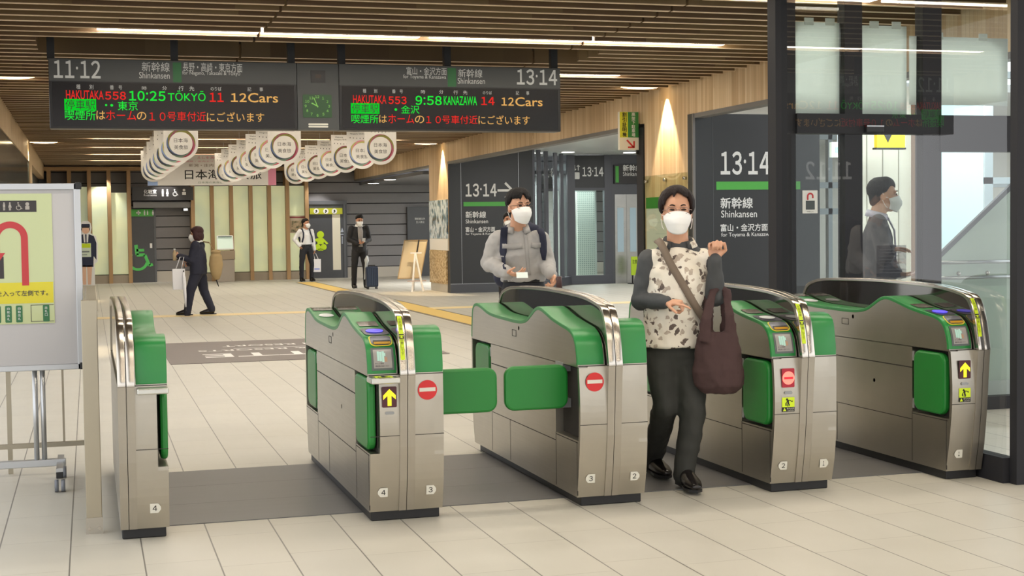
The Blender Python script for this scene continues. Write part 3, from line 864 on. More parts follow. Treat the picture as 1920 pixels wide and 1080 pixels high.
def fin(root, cx, left=True, right=True, labels=()):
    pts = [(7.55 + y, z) for y, z in FIN]
    rim = MB()
    inn = [(7.55 + y * 0.978, 0.706 + (z - 0.706) * 0.952) for y, z in FIN]
    for a, b in ((-FH, -0.0015), (0.0015, FH)):
        rim = MB().prism(pts + inn[::-1], 'x', cx + a, cx + b, True)
        rim.build('rim', CHROME, root, bevel=0.002)
    MB().prism(inn, 'x', cx - FH + 0.006, cx + FH - 0.006).build('fin_panel', SMOKE, root)
    # lower spine down to the plinth, and its twin at the far end
    sp = MB()
    fr = FRONT[:14] + [(6.545, 0.5)]
    fr = [(6.598, 0.05), (6.568, 0.2), (6.547, 0.36), (6.537, 0.48), (6.530, 0.58), (6.518, 0.705)]
    for a, b in ((-FH, -0.0015), (0.0015, FH)):
        if sp.v: sp.build('spine', STEEL_D, root); sp = MB()
        sp.prism(fr + [(8.55, 0.705), (8.615, 0.6), (8.61, 0.4), (8.56, 0.05)], 'x', cx + a, cx + b)
    sp.build('spine', STEEL_D, root)
    if labels:
        for s in labels:
            m = MB(); x0, x1 = sorted((cx + s * 0.010, cx + s * 0.031))
            path = [p for p in pts if p[0] < 6.75 and p[1] > 0.745]
            path = path[:max(2, len(path))]
            path = [(y, z) for y, z in path if z < 0.985]
            g = [[(x0, y - 0.0015, z + 0.0006), (x1, y - 0.0015, z + 0.0006)] for y, z in path]
            m.sheet(g, 0, True); st = m.build('caution_strip', YELLOW, root)
            L = [0.0]
            for p, q in zip(path, path[1:]): L.append(L[-1] + math.dist(p, q))
            def at(t):
                t = min(max(t, 0), L[-1] - 1e-6)
                for i in range(len(L) - 1):
                    if L[i + 1] >= t: break
                k = (t - L[i]) / (L[i + 1] - L[i])
                return [a + (b - a) * k for a, b in zip(path[i], path[i + 1])]
            chars = '足元注意　▲　扉に注意'
            xm = (x0 + x1) / 2; stp = L[-1] / 12.5
            mb = MB()
            t = L[-1] - stp * 0.9
            for ch in '止まる扉　　注意して下':
                if ch.strip():
                    def fnn(a, b, t=t):
                        y, z = at(t + b); return (xm + a, y - 0.0028, z + 0.001)
                    text('x', ch, (0, 0, 0), 0.014, 0.014, None, None, fn=fnn, mb=mb)
                t -= stp
            mb.build('strip_caption', INK, st)
            y, z = at(L[-1] * 0.46); y2, z2 = at(L[-1] * 0.57)
            m = MB().add([(x0, y - 0.002, z), (x1, y - 0.002, z), (x1, y2 - 0.002, z2), (x0, y2 - 0.002, z2)], [(0, 1, 2, 3)], False)
            m.build('warning_patch', INK, st)
            ym, zm = at(L[-1] * 0.515)
            MB().shape([(-0.007, -0.008), (0.007, -0.008), (0, 0.008)], (xm, ym - 0.0045, zm), depth=0.0005).build('warning_triangle', YELLOW, st)

def plinth(root, x0, x1):
    m = MB().box(x0, x1, 6.63, 8.53, 0, 0.052)
    m.build('plinth', PLINTH, root, bevel=0.006)

TG = 'ticket gates across the hall'
r = thing('ticket_gate', 'narrow end ticket gate with plain green top, beside the steel fence post', 'ticket gate', (0.144, YC, 0), TG)
half_gate(r, 0.144, 1, flaps=('none', 'shut'), ledge=True, num='4'); fin(r, 0.144)
plinth(r, 0.144 - 0.03, 0.144 + 0.165)
# its camera-end flap, seen edge on
m = MB().prism([(6.765 + p, 0.517 + z) for p, z in rrect(0.29, 0.33, 0.055)], 'x', 0.144 + HW - 0.03, 0.144 + HW + 0.004); m.build('flap', FLAP, r, bevel=0.012)

r = thing('ticket_gate', 'ticket gate with lit yellow arrow under a steel ledge and red no-entry sticker', 'ticket gate', (1.425, YC, 0), TG)
half_gate(r, 1.425, -1, entry='on', front='arrow', ledge=True, num='4')
half_gate(r, 1.425, 1, front='stop_sticker', flaps=('open', 'shut'), num='3'); fin(r, 1.425, labels=(-1,)); plinth(r, 1.425 - 0.165, 1.425 + 0.17)
r = thing('ticket_gate', 'plain-topped ticket gate with red no-entry sticker and one flap held out, left of the woman', 'ticket gate', (2.470, YC, 0), TG)
half_gate(r, 2.470, -1, front='stop_sticker', flaps=('open', 'shut'), num='3', far_reader=False)
half_gate(r, 2.470, 1, num='2', far_reader=False); fin(r, 2.470); plinth(r, 2.470 - 0.15, 2.470 + 0.172)
r = thing('ticket_gate', 'ticket gate with lit red no-entry display, right of the woman', 'ticket gate', (3.525, YC, 0), TG)
half_gate(r, 3.525, -1, entry='off', front='stop_led', num='2')
half_gate(r, 3.525, 1, num='1'); fin(r, 3.525, labels=(-1,)); plinth(r, 3.525 - 0.16, 3.525 + 0.17)
r = thing('ticket_gate', 'narrow end ticket gate with lit yellow arrow, against the black framed glass', 'ticket gate', (4.570, YC, 0), TG)
half_gate(r, 4.570, -1, entry='on', front='arrow', num='1'); fin(r, 4.570, labels=(-1,)); plinth(r, 4.570 - 0.16, 4.570 + 0.03)

# ================================================================== LAMPS
LAMP = glow('lamp_warm_white', (255, 243, 224), STRIP_E)
ORD = ['first', 'second', 'third', 'fourth', 'fifth', 'sixth', 'seventh', 'eighth', 'ninth', 'tenth', 'eleventh', 'twelfth', 'thirteenth', 'fourteenth', 'fifteenth']
strip_labels = {}
for i, y in enumerate(STRIPS):
    if y < 9: lb = None
    elif y < 11: lb = 'ceiling light strip cut by the photo top edge, seen behind the glass posts'
    elif y < 14: lb = 'long bright ceiling light strip just in front of the departure boards'
    else:
        k = sum(1 for q in STRIPS if 14 < q <= y)
        lb = '%s long ceiling light strip behind the departure boards, counting from them' % ORD[k - 1]
    t = thing('ceiling_light', lb or 'long ceiling light strip over the hall in front of the gates, behind the viewer', 'ceiling light', (3.1, y, 3.2), 'long ceiling light strips')
    MB().box(0.05, 6.22, y - 0.12, y + 0.12, 3.24, 3.28).build('housing', BLACK, t)
    for a, c in ((0.12, 1.53), (1.56, 3.03), (3.14, 4.66), (4.70, 6.15)):
        MB().box(a, c, y - 0.11, y + 0.11, 3.185, 3.238).build('tube', LAMP, t)
BLOB = glow('downlight_warm', (255, 226, 176), 14.0)
for (x, y, d, lb) in ((6.90, 17.25, 1, 'ceiling downlight washing the near wooden pillar on the right'), (6.92, 29.5, 1, 'ceiling downlight washing the far wooden pillar on the right'),
                      (-0.80, 17.24, -1, 'ceiling downlight at the far left, left of the departure board'), (-0.80, 29.6, -1, 'ceiling downlight washing the left wooden pillar')):
    t = thing('downlight', lb, 'ceiling light', (x, y, 3.2), 'wall washing downlights')
    MB().box(x - 0.28, x + 0.28, y - 0.13, y + 0.13, 3.235, 3.26).build('housing', BLACK, t)
    MB().ball((x, y, 3.185), (0.27, 0.10, 0.03)).build('lens', BLOB, t)
    ld = bpy.data.lights.new('wall_wash_lamp', 'SPOT'); ld.energy = SPOT_E; ld.color = (1.0, 0.78, 0.5); ld.spot_size = math.radians(60); ld.spot_blend = 0.3; ld.shadow_soft_size = 0.03
    lo = bpy.data.objects.new('wall_wash_lamp', ld); COL.objects.link(lo)
    lo.location = (7.19 if d > 0 else -1.0, y, 3.14); lo.rotation_euler = (0, math.radians(-5 * d), 0)
    lo.parent = t; lo.matrix_parent_inverse = Matrix.Translation(-Vector(t.location))
# small round downlights of the side concourse and the back recess
DISC = glow('downlight_white', (255, 250, 238), 8.0)
spots = []
for px, py, lb in ((1065, 284, 'round downlight above the lift shaft'), (1180, 285, 'round downlight above the lift doors'), (700, 343, 'left one of two round downlights above the easel'), (731, 336, 'right one of two round downlights above the easel')):
    p = atz(px, py, 3.06 if px > 900 else 2.62); spots.append((p, lb))
for p, lb in spots:
    t = thing('round_downlight', lb + ' in the side concourse', 'ceiling light', (p.x, p.y, p.z), 'round downlights of the side concourse')
    MB().tube([(p.x, p.y, p.z + 0.002), (p.x, p.y, p.z - 0.015)], 0.17, 24).build('trim_ring', ALU, t)
    MB().tube([(p.x, p.y, p.z - 0.014), (p.x, p.y, p.z - 0.020)], 0.145, 24).build('lens', DISC, t)
def lamp(kind, loc, e, color=(1, 0.95, 0.88), size=0.1, rot=(0, 0, 0), sx=None, sy=None, ang=60, blend=0.5):
    ld = bpy.data.lights.new('lamp', kind); ld.energy = e; ld.color = color
    if kind == 'AREA':
        ld.shape = 'RECTANGLE'; ld.size = sx; ld.size_y = sy
    else: ld.shadow_soft_size = size
    if kind == 'SPOT': ld.spot_size = math.radians(ang); ld.spot_blend = blend
    lo = bpy.data.objects.new('lamp', ld); COL.objects.link(lo); lo.location = loc; lo.rotation_euler = rot
    return lo
for x in (0.4, 2.0, 6.2, 9.2): lamp('SPOT', (x, 39.15, 3.0), 120, (1, 0.97, 0.94), 0.05, (math.radians(20), 0, 0), ang=70)
for x, y in ((9.5, 20), (9.5, 25), (12.5, 22), (12.5, 28), (9.5, 34), (12.5, 35)): lamp('AREA', (x, y, 3.03 if y < 32 else 2.60), 110 if y < 32 else 260, (1, 0.98, 0.95), sx=1.2, sy=1.2)  # ceiling lamps added to brighten the side concourse and far siding
for x, y, e in ((5.0, 10.1, 130), (5.5, 10.1, 110), (6.2, 10.2, 120)): lamp('SPOT', (x, y, 3.12), e, (1, 0.98, 0.95), 0.03, (-1.0, 0, 0), ang=36)  # added spots without fixtures, aimed to brighten the taped sheets

# ================================================================== DEPARTURE BOARDS
BY = 14.3
BOARD = mat('board_black', (24, 23, 24), 0.35)
HEAD = mat('board_header_grey', (64, 66, 66), 0.45)
LG = glow('led_green', (40, 255, 70), 0.95); LR = glow('led_red', (255, 52, 44), 0.95); LO = glow('led_amber', (255, 196, 110), 0.95)
LGB = glow('led_green_block', (20, 235, 50), 0.9)
LETG = mat('board_letter_grey', (176, 176, 172), 0.5, emit=0.25)
def bp(px, py, y=BY): return aty(px, py, y)
def board_text(name, s, x0, y0, x1, y1, m, root, lift=0.004, bold=0.0, w=True):
    a = bp(x0, y1); b_ = bp(x1, y0)
    w = w and not s.startswith('・')
    c = (a + b_) / 2
    c.y = BY - 0.0
    return text(name, s, (c.x, BY, c.z), (b_.x - a.x) if w else None, b_.z - a.z, m, root, lift=lift, bold=bold)
def board(label, xl, xr, pxs, header, led, green_px):
    tl = bp(pxs[0], 118); br = bp(pxs[1], 245)
    z1, z0 = 3.06, 2.392
    t = thing('departure_board', label, 'departure board', ((xl + xr) / 2, BY, z0), 'departure boards')
    zh = 2.845
    MB().box(xl, xr, BY + 0.001, BY + 0.22, z0, z1).build('housing', BOARD, t, bevel=0.006)
    MB().box(xl + 0.004, xr - 0.004, BY - 0.004, BY + 0.002, zh, z1 - 0.003).build('header', HEAD, t)
    MB().box(xl + 0.03, xr - 0.03, BY - 0.003, BY + 0.002, z0 + 0.02, zh - 0.012).build('display_screen', mat('led_screen', (18, 16, 18), 0.22), t)
    MB().box(*green_px, BY - 0.0055, BY + 0.001, zh + 0.002, z1 - 0.02).build('green_bar', mat('board_green', (34, 98, 52), 0.45), t)
    for s, a in header:
        board_text('header_lettering', s, *a, LETG, t, lift=0.006, bold=0.006 if s[:1] == '1' else 0.0)
    for s, a, m in led: board_text('led_text', s, *a, m, t, lift=0.005, bold=0.009 if s.isascii() else 0.004, w=True)
    return t
def brackets(t, pxs):
    for px in pxs:
        p = bp(px, 120)
        MB().box(p.x - 0.035, p.x + 0.035, BY + 0.06, BY + 0.14, 3.06, 3.44).build('hanger', BLACK, t)
xl, xm1, xm2, xr = bp(92, 180).x, bp(557, 180).x, bp(636, 180).x, bp(1051, 180).x
def row(dx, y):  # helper for the small captions
    return y
L1 = board('left departure board of two, showing trains from tracks 11 and 12', xl, xm1, (92, 557),
  [('11·12', (101, 114, 188, 146)), ('新幹線', (266, 117, 318, 134)), ('Shinkansen', (261, 136, 318, 147)), ('長野・高崎・東京方面', (343, 119, 454, 134)), ('for Nagano, Takasaki & Tōkyō', (342, 134, 450, 142)),
   ('種　　別', (143, 159, 175, 167)), ('番　号', (206, 160, 229, 168)), ('時', (266, 162, 275, 169)), ('分', (304, 162, 313, 169)), ('行　先', (335, 162, 364, 170)), ('のりば', (395, 163, 415, 170)), ('記　　事', (464, 164, 493, 171))],
  [('HAKUTAKA', (124, 170, 194, 186), LR), ('558', (197, 172, 236, 187), LR), ('10:25', (242, 171, 310, 189), LG), ('TŌKYŌ', (315, 171, 385, 189), LG), ('11', (393, 174, 419, 191), LR), ('12', (433, 175, 462, 191), LO), ('Cars', (465, 175, 521, 192), LO),
   ('・', (197, 195, 201, 199), LG), ('・', (207, 195, 212, 200), LG), ('東京', (221, 190, 258, 207), LG), ('喫煙所', (122, 207, 179, 225), LG), ('は', (181, 208, 197, 224), LO), ('ホーム', (199, 208, 255, 225), LR), ('の', (257, 210, 274, 225), LO), ('１０', (280, 211, 310, 226), LR), ('号車付近', (314, 210, 386, 227), LR), ('にございます', (388, 211, 495, 228), LO)],
  (bp(324, 130).x, bp(340, 130).x))
R1 = board('right departure board of two, showing trains from tracks 13 and 14', xm2, xr, (636, 1051),
  [('13·14', (969, 131, 1044, 159)), ('新幹線', (859, 130, 904, 145)), ('Shinkansen', (858, 147, 909, 157)), ('富山・金沢方面', (762, 127, 837, 140)), ('for Toyama & Kanazawa', (756, 141, 836, 149)),
   ('種　　別', (680, 167, 707, 174)), ('番　号', (735, 168, 755, 175)), ('時', (789, 169, 797, 176)), ('分', (823, 169, 831, 176)), ('行　先', (850, 170, 876, 177)), ('のりば', (905, 171, 922, 177)), ('記　　事', (967, 171, 992, 178))],
  [('HAKUTAKA', (662, 179, 724, 194), LR), ('553', (728, 181, 762, 195), LR), ('9:58', (779, 180, 828, 197), LG), ('KANAZAWA', (832, 181, 894, 197), LG), ('14', (902, 182, 927, 197), LR), ('12', (940, 183, 963, 198), LO), ('Cars', (966, 183, 1017, 199), LO),
   ('・', (738, 203, 746, 208), LG), ('金沢', (752, 198, 786, 213), LG), ('喫煙所', (659, 215, 709, 231), LG), ('は', (711, 216, 725, 230), LO), ('ホーム', (728, 215, 776, 231), LR), ('の', (778, 217, 795, 231), LO), ('１０', (799, 218, 826, 231), LR), ('号車付近', (829, 217, 895, 232), LR), ('にございます', (897, 217, 993, 233), LO)],
  (bp(839, 140).x, bp(855, 140).x))
for t, (x0, y0, x1, y1) in ((L1, (121, 186, 180, 207)), (R1, (658, 194, 711, 213))):
    a = bp(x0, y1); c = bp(x1, y0)
    bl = MB().box(a.x, c.x, BY - 0.0055, BY, a.z, c.z).build('led_block', LGB, t)
    text('led_block_text', '停車駅', ((a.x + c.x) / 2, BY, (a.z + c.z) / 2), (c.x - a.x) * 0.94, (c.z - a.z) * 0.82, BOARD, bl, lift=0.0065)
brackets(L1, (95, 328, 548)); brackets(R1, (643, 842, 1043))
t = thing('clock_panel', 'grey panel with a green clock between the two departure boards', 'clock', ((xm1 + xm2) / 2, BY, 2.39), None)
MB().box(xm1 + 0.004, xm2 - 0.004, BY + 0.004, BY + 0.2, 2.394, 3.056).build('housing', HEAD, t)
MB().box(bp(583, 140).x, bp(610, 140).x, BY - 0.002, BY + 0.006, bp(600, 155).z, bp(600, 132).z).build('camera_window', BOARD, t)
MB().plate((bp(596.5, 142).x, BY - 0.002, bp(596, 143).z), 0.06, 0.04, depth=0.003, r=0.01).build('camera_lens', mat('lens_grey', (70, 60, 54), 0.2), t)
cx, cz = bp(595, 199).x, bp(595, 199).z
fc = MB().plate((cx, BY + 0.004, cz), bp(622, 200).x - bp(568, 200).x, bp(595, 178).z - bp(595, 221).z, depth=0.006, r=0.01).build('clock_face', mat('clock_dark_green', (30, 58, 30), 0.4, emit=0.3, ecol=(40, 90, 40)), t)
GG = glow('clock_green', (170, 235, 120), 0.8)
for k in range(1, 13):
    a = PI / 2 - k * PI / 6
    text('numeral', str(k), (cx + 0.118 * math.cos(a), BY - 0.002, cz + 0.093 * math.sin(a)), None, 0.026, GG, fc, lift=0.001)
for nm, (dx, dz), w in (('minute_hand', (-0.035, 0.085), 0.008), ('hour_hand', (-0.058, 0.030), 0.011)):
    MB().bar((cx - dx * 0.15, BY - 0.005, cz - dz * 0.15), (cx + dx, BY - 0.005, cz + dz), w, 0.003, up=(0, 1, 0)).build(nm, GG, fc)
for k in range(2):
    z = bp(597, 233 + 4.5 * k).z
    pl = MB().plate((bp(597, 233).x, BY + 0.004, z), 0.20, 0.017, depth=0.003, r=0.008).build('notice_strip', TAGW, t)

# ================================================================== PLATFORM SIGNS ON THE RIGHT
def panel_text(root, Y, items, lift=0.004, gp=None):
    for s, (x0, y0, x1, y1), m, bold in items:
        a = aty(x0, y1, Y); c = aty(x1, y0, Y)
        text('lettering', s, ((a.x + c.x) / 2, Y, (a.z + c.z) / 2), c.x - a.x, c.z - a.z, m, root, lift=lift, bold=bold)
SG = mat('sign_bar_green', (76, 168, 66), 0.45)
Y1 = 29.05
t = thing('platform_sign', 'dark wall panel reading 13·14 with an arrow, behind the man in the grey shirt', 'sign', (8.2, Y1, 0), 'dark platform sign panels')
MB().box(7.30, 9.15, Y1, Y1 + 0.2, 0, 3.05).build('panel', SIGNDARK, t)
MB().box(7.30, 9.15, Y1 - 0.02, Y1, 0, 0.19).build('baseboard', mat('panel_base', (72, 74, 80), 0.45), t)
MB().box(7.56, 7.565, Y1 - 0.003, Y1, 0.19, 3.05).box(8.83, 8.835, Y1 - 0.003, Y1, 0.19, 3.05).box(7.30, 9.15, Y1 - 0.021, Y1 - 0.018, 0.188, 0.195).build('panel_seams', ALU, t)
panel_text(t, Y1, [('13·14', (873, 344, 931, 369), LETTER, 0.012), ('新幹線', (873, 396, 911, 409), LETTER, 0.015), ('Shinkansen', (873, 411, 915, 419), LETTER, 0.006), ('富山・金沢方面', (873, 425, 928, 435), LETTER, 0.015), ('for Toyama & Kanazawa', (873, 436, 935, 442), LETTER, 0.006)])
a, c = aty(869, 387, Y1), aty(958, 378, Y1)
MB().box(a.x, c.x, Y1 - 0.006, Y1, a.z, c.z).build('green_bar', SG, t)
p = aty(948, 357, Y1)
m = MB(); m.bar((p.x - 0.18, Y1 - 0.004, p.z), (p.x + 0.13, Y1 - 0.004, p.z), 0.05, 0.004, up=(0, 1, 0))
for sg in (1, -1): m.bar((p.x - 0.01, Y1 - 0.004, p.z + sg * 0.16), (p.x + 0.16, Y1 - 0.004, p.z - sg * 0.01), 0.05, 0.004, up=(0, 1, 0))
m.build('arrow', LETTER, t)
Y2 = 16.42
t = thing('platform_sign', 'large dark wall panel reading 13·14 right of the woman in the floral vest', 'sign', (8.1, Y2, 0), 'dark platform sign panels')
MB().box(7.28, 9.05, Y2, Y2 + 0.16, 0, 2.775).build('panel', SIGNDARK, t)
MB().box(7.55, 7.555, Y2 - 0.003, Y2, 0, 2.775).build('panel_seams', mat('seam_grey', (84, 86, 90), 0.5), t)
MB().box(7.27, 7.30, Y2 - 0.03, Y2, 0, 2.775).build('edge_trim', mat('grey_trim', (112, 110, 108)), t)
panel_text(t, Y2, [('13·14', (1351, 284, 1443, 328), LETTER, 0.008), ('・', (1450, 302, 1456, 309), LETTER, 0.0), ('新幹線', (1351, 370, 1411, 391), LETTER, 0.015), ('Shinkansen', (1352, 394, 1419, 408), LETTER, 0.004), ('富山・金沢方面', (1351, 419, 1439, 434), LETTER, 0.015), ('for Toyama & Kanazawa', (1352, 435, 1446, 446), LETTER, 0.004)])
a, c = aty(1343, 356, Y2), aty(1500, 340, Y2)
MB().box(a.x, c.x, Y2 - 0.006, Y2, a.z, c.z).build('green_bar', SG, t)
# its counterpart on the left side of the corridor
t = thing('platform_sign', 'dark panel reading 11·12 on the left side, seen mirrored in the glass screen', 'sign', (-2.0, 19.8, 0), 'dark platform sign panels')
MB().box(-3.2, XL - 0.02, 19.75, 19.88, 0, 2.8).build('panel', SIGNDARK, t)
text('lettering', '11·12', (-1.75, 19.75, 2.2), 0.80, 0.28, LETTER, t, lift=0.004, bold=0.008)

# hanging rows of round-bottomed banners
BPAP = frosted('banner_paper', (246, 244, 240), 0.5)
RINGC = [mat('ring_' + n, c, 0.6) for n, c in (('red', (176, 58, 78)), ('rose', (206, 120, 140)), ('olive', (176, 172, 92)), ('blue', (120, 140, 190)), ('slate', (72, 78, 88)), ('sage', (120, 144, 122)))]
BTXT = mat('banner_ink', (60, 58, 56), 0.6)
BW, BH = 0.50, 0.66
def banner_proto(x, y, ztip, label, group):
    t = thing('hanging_banner', label, 'banner', (x, y, ztip), group)
    r = BW / 2; h = BH
    pl = [(r * math.cos(a), r + r * math.sin(a)) for a in [PI + PI * i / 24 for i in range(25)]] + [(r, h), (-r, h)]
    MB().shape([(a, b) for a, b in pl], (x, y, ztip), depth=0.003).build('sheet', BPAP, t)
    mb = MB(); c = Vector((x, y - 0.0045, ztip + r + 0.01))
    for k in range(9):
        mb.cur = k % 6
        a0 = k * 2 * PI / 9 + 0.6
        rr = 0.185; g = []
        for i in range(19):
            a = a0 + i / 18 * 2.2; rad = rr - 0.030 * i / 18 + 0.02; w = 0.014 * math.sin(PI * (i + 0.5) / 19) + 0.003
            g.append([c + Vector((math.cos(a) * (rad - w), -0.0002 * k, math.sin(a) * (rad - w))), c + Vector((math.cos(a) * (rad + w), -0.0002 * k, math.sin(a) * (rad + w)))])
        mb.sheet(g, 0, False)
    mb.build('ring_emblem', RINGC, t)
    text('lettering', '日本海', (x, y, ztip + r + 0.055), 0.20, 0.062, BTXT, t, lift=0.005)
    text('lettering', '美食旅', (x, y, ztip + r - 0.045), 0.20, 0.062, BTXT, t, lift=0.005)
    text('lettering', 'Welcome', (x - 0.11, y, ztip + h - 0.04), 0.14, 0.025, BTXT, t, lift=0.005)
    text('lettering', 'Niigata Shōnai', (x - 0.06, y, ztip + h - 0.085), 0.26, 0.028, BTXT, t, lift=0.005)
    m = MB()
    for k in range(8): m.plate((x + (k - 3.5) * 0.055, y - 0.004, ztip + h - 0.145 - 0.012 * math.sin(PI * (k + 0.5) / 8)), 0.012, 0.016)
    m.build('tick_marks', BTXT, t)
    for sx in (-0.2, 0.2): MB().tube([(x + sx, y, ztip + h - 0.01), (x + sx, y, 3.24)], 0.003, 6).build('string', mat('string', (190, 190, 186)), t)
    return t
ROWS = (('left', 340, 302, 283, 345), ('middle', 534, 308, 425, 343), ('right', 714, 309, 563, 345))
first = None
for nm, px0, py0, px1, py1 in ROWS:
    p0 = aty(px0, py0, 21.6); x = p0.x; zt = p0.z
    n = 7
    for k in range(n):
        y = 21.6 + k * 1.55
        lab = 'round-bottomed white festival banner, %s in the %s row' % ('nearest' if k == 0 else ('farthest' if k == n - 1 else ORD[k] + ' from the front'), nm)
        if first is None: first = banner_proto(x, y, zt, lab, 'round-bottomed festival banners')
        else: dup(first, (x, y, zt), lab)

# big hanging sign across the corridor
Y3 = 33.2
a, c = aty(277, 348, Y3), aty(517, 290, Y3)
t = thing('overhead_sign', 'wide white hanging sign with large black characters, behind the round-bottomed banners', 'sign', ((a.x + c.x) / 2, Y3, a.z))
MB().box(a.x, c.x, Y3, Y3 + 0.05, a.z, c.z).build('sheet', mat('sign_sheet', (226, 224, 220), 0.5), t)
pk = aty(503, 340, Y3).x
MB().box(pk, c.x, Y3 - 0.004, Y3, a.z, c.z).build('pink_end', mat('pink_print', (222, 140, 168), 0.5), t)
MB().box(a.x, a.x + 0.22, Y3 - 0.004, Y3, a.z, a.z + 0.18).build('blue_corner', mat('blue_print', (150, 178, 226), 0.5), t)
panel_text(t, Y3, [('日本海', (347, 318, 411, 336), INK, 0.012), ('美食旅', (425, 318, 490, 336), INK, 0.012), ('新潟・庄内', (354, 307, 400, 313), mat('sign_brown_ink', (120, 96, 80)), 0.0), ('えしを満喫', (370, 293, 409, 298), RINGC[1], 0.0), ('新潟県・庄内エリア', (340, 301, 408, 304), RINGC[1], 0.0), ('日本海の美食旅', (372, 340, 418, 344), RINGC[5], 0.0)])
for px in (300, 495):
    x = aty(px, 290, Y3).x; MB().tube([(x, Y3 + 0.02, c.z - 0.01), (x, Y3 + 0.02, 3.46)], 0.008, 8).build('hanger', ALU, t)

# ================================================================== FLOOR ADVERT
t = thing('floor_advert_mat', 'dark grey-brown floor mat with upside-down white lettering, beyond the gates', 'floor mat', (2.3, 16.55, 0))
MB().box(0.79, 3.79, 15.16, 18.0, 0.0, 0.006).build('mat', mat('mat_taupe', (112, 102, 98), 0.5, var=0.04), t)
MW = mat('mat_letter_white', (232, 230, 226), 0.5)
def ftext(s, cx, cy, w, h, bold=0.0):
    text('lettering', s, (cx, cy, 0.006), w, h, MW, t, u=(-1, 0, 0), v=(0, -1, 0), lift=0.002, bold=bold)
ftext('LOTTE', 2.28, 15.96, 2.18, 0.46, 0.015)
ftext('HOTELS & RESORTS', 2.30, 16.63, 2.25, 0.17, 0.01)
ftext('ARAI RESORT', 2.25, 17.22, 1.50, 0.20, 0.01)
MB().box(1.6, 3.0, 16.84, 16.85, 0.006, 0.008).build('rule', MW, t)

# ================================================================== WHITEBOARD AND FENCE, LEFT
WY = 8.2
t = thing('whiteboard', 'rolling whiteboard with a taped poster showing a red U-turn arrow', 'whiteboard', (-0.75, WY + 0.02, 0))
MB().box(-1.42, -0.055, WY, WY + 0.02, 0.66, 1.65).build('panel', mat('whiteboard_grey', (186, 184, 184), 0.22), t)
b = MB().box(-1.45, -0.035, WY - 0.012, WY + 0.03, 1.632, 1.668).box(-1.45, -0.035, WY - 0.012, WY + 0.03, 0.640, 0.672)
b.box(-0.072, -0.036, WY - 0.012, WY + 0.03, 0.64, 1.668).box(-1.45, -1.414, WY - 0.012, WY + 0.03, 0.64, 1.668)
b.build('frame', ALU, t, bevel=0.003)
for z in (1.650, 0.655): MB().box(-0.062, -0.030, WY - 0.016, WY + 0.034, z - 0.016, z + 0.022).build('corner_cap', BLACK, t, bevel=0.004)
PO = mat('poster_pale_green', (186, 196, 142), 0.16, coat=0.6)
po = MB().box(-1.0, -0.188, WY - 0.0035, WY - 0.001, 0.90, 1.612).build('poster', PO, t)
pl = lambda x0, x1, z0, z1, k=0.0045: MB().box(x0, x1, WY - k, WY - 0.003, z0, z1)
INKB = mat('poster_black', (44, 38, 36), 0.3)
q = pl(-0.80, -0.268, 1.512, 1.574).build('sign_strip', INKB, po)
def person_icon(mb, c, h, u=(1, 0, 0), v=(0, 0, 1), skirt=False, d=0.001):
    c = Vector(c); U = Vector(u) * h; V = Vector(v) * h
    mb.disc(c + V * 0.40, 0.10 * h, u, v, d, 16)
    if skirt: mb.shape([(-0.09 * h, 0.28 * h), (0.09 * h, 0.28 * h), (0.2 * h, -0.15 * h), (-0.2 * h, -0.15 * h)], c, u, v, d)
    else: mb.plate(c + V * 0.06, 0.26 * h, 0.44 * h, u, v, d)
    mb.plate(c - V * 0.30 - U * 0.065, 0.10 * h, 0.36 * h, u, v, d); mb.plate(c - V * 0.30 + U * 0.065, 0.10 * h, 0.36 * h, u, v, d)
def wheel_icon(mb, c, h, u=(1, 0, 0), v=(0, 0, 1), d=0.001, head=True, mir=1):
    c = Vector(c); U = Vector(u).normalized(); V = Vector(v).normalized()
    P_ = lambda a, b: c + U * (a * h * mir) + V * (b * h)
    if head: mb.disc(P_(-0.05, 0.42), 0.09 * h, u, v, d, 14)
    n = U.cross(V)
    def seg(a, b, w): mb.bar(P_(*a) + n * d / 2, P_(*b) + n * d / 2, w * h, d, up=n)
    seg((-0.05, 0.30), (-0.02, 0.0), 0.10); seg((-0.04, 0.14), (0.18, 0.14), 0.08); seg((-0.04, 0.0), (0.20, 0.0), 0.09); seg((0.20, 0.0), (0.32, -0.32), 0.09); seg((0.32, -0.32), (0.42, -0.28), 0.08)
    a0, a1 = (PI * 0.72, PI * 1.93) if mir > 0 else (-PI * 0.93, PI * 0.28)
    mb.disc(P_(0.0, -0.17), 0.30 * h, u, v, d, 26, 0.22 * h, a0, a1)
m = MB()
person_icon(m, (-0.435, WY - 0.0046, 1.543), 0.045); person_icon(m, (-0.405, WY - 0.0046, 1.543), 0.045, skirt=True)
wheel_icon(m, (-0.36, WY - 0.0046, 1.543), 0.045); m.disc((-0.315, WY - 0.0046, 1.555), 0.010); m.plate((-0.315, WY - 0.0046, 1.535), 0.022, 0.02)
m.build('pictograms', mat('pictogram_grey', (170, 164, 156), 0.4), q)
text('lettering', '化粧室', (-0.52, WY - 0.0046, 1.543), 0.09, 0.03, LETTER, q, lift=0.0008)
m = MB()
m.plate((-0.335, WY - 0.0035, 1.24), 0.036, 0.26)
m.disc((-0.408, WY - 0.0035, 1.37), 0.091, depth=0.0015, n=30, r0=0.055, a0=0, a1=PI)
m.plate((-0.481, WY - 0.0035, 1.33), 0.036, 0.08); m.shape([(-0.045, 0.0), (0.0, -0.065), (0.045, 0.0)], (-0.481, WY - 0.0035, 1.29), depth=0.0015)
m.build('u_turn_arrow', mat('arrow_red', (186, 44, 46), 0.25), po)
pl(-0.56, -0.445, 1.15, 1.27).build('black_square', INKB, po)
q = pl(-1.0, -0.192, 1.012, 1.127).build('yellow_strip', mat('poster_yellow', (212, 200, 26), 0.2), po)
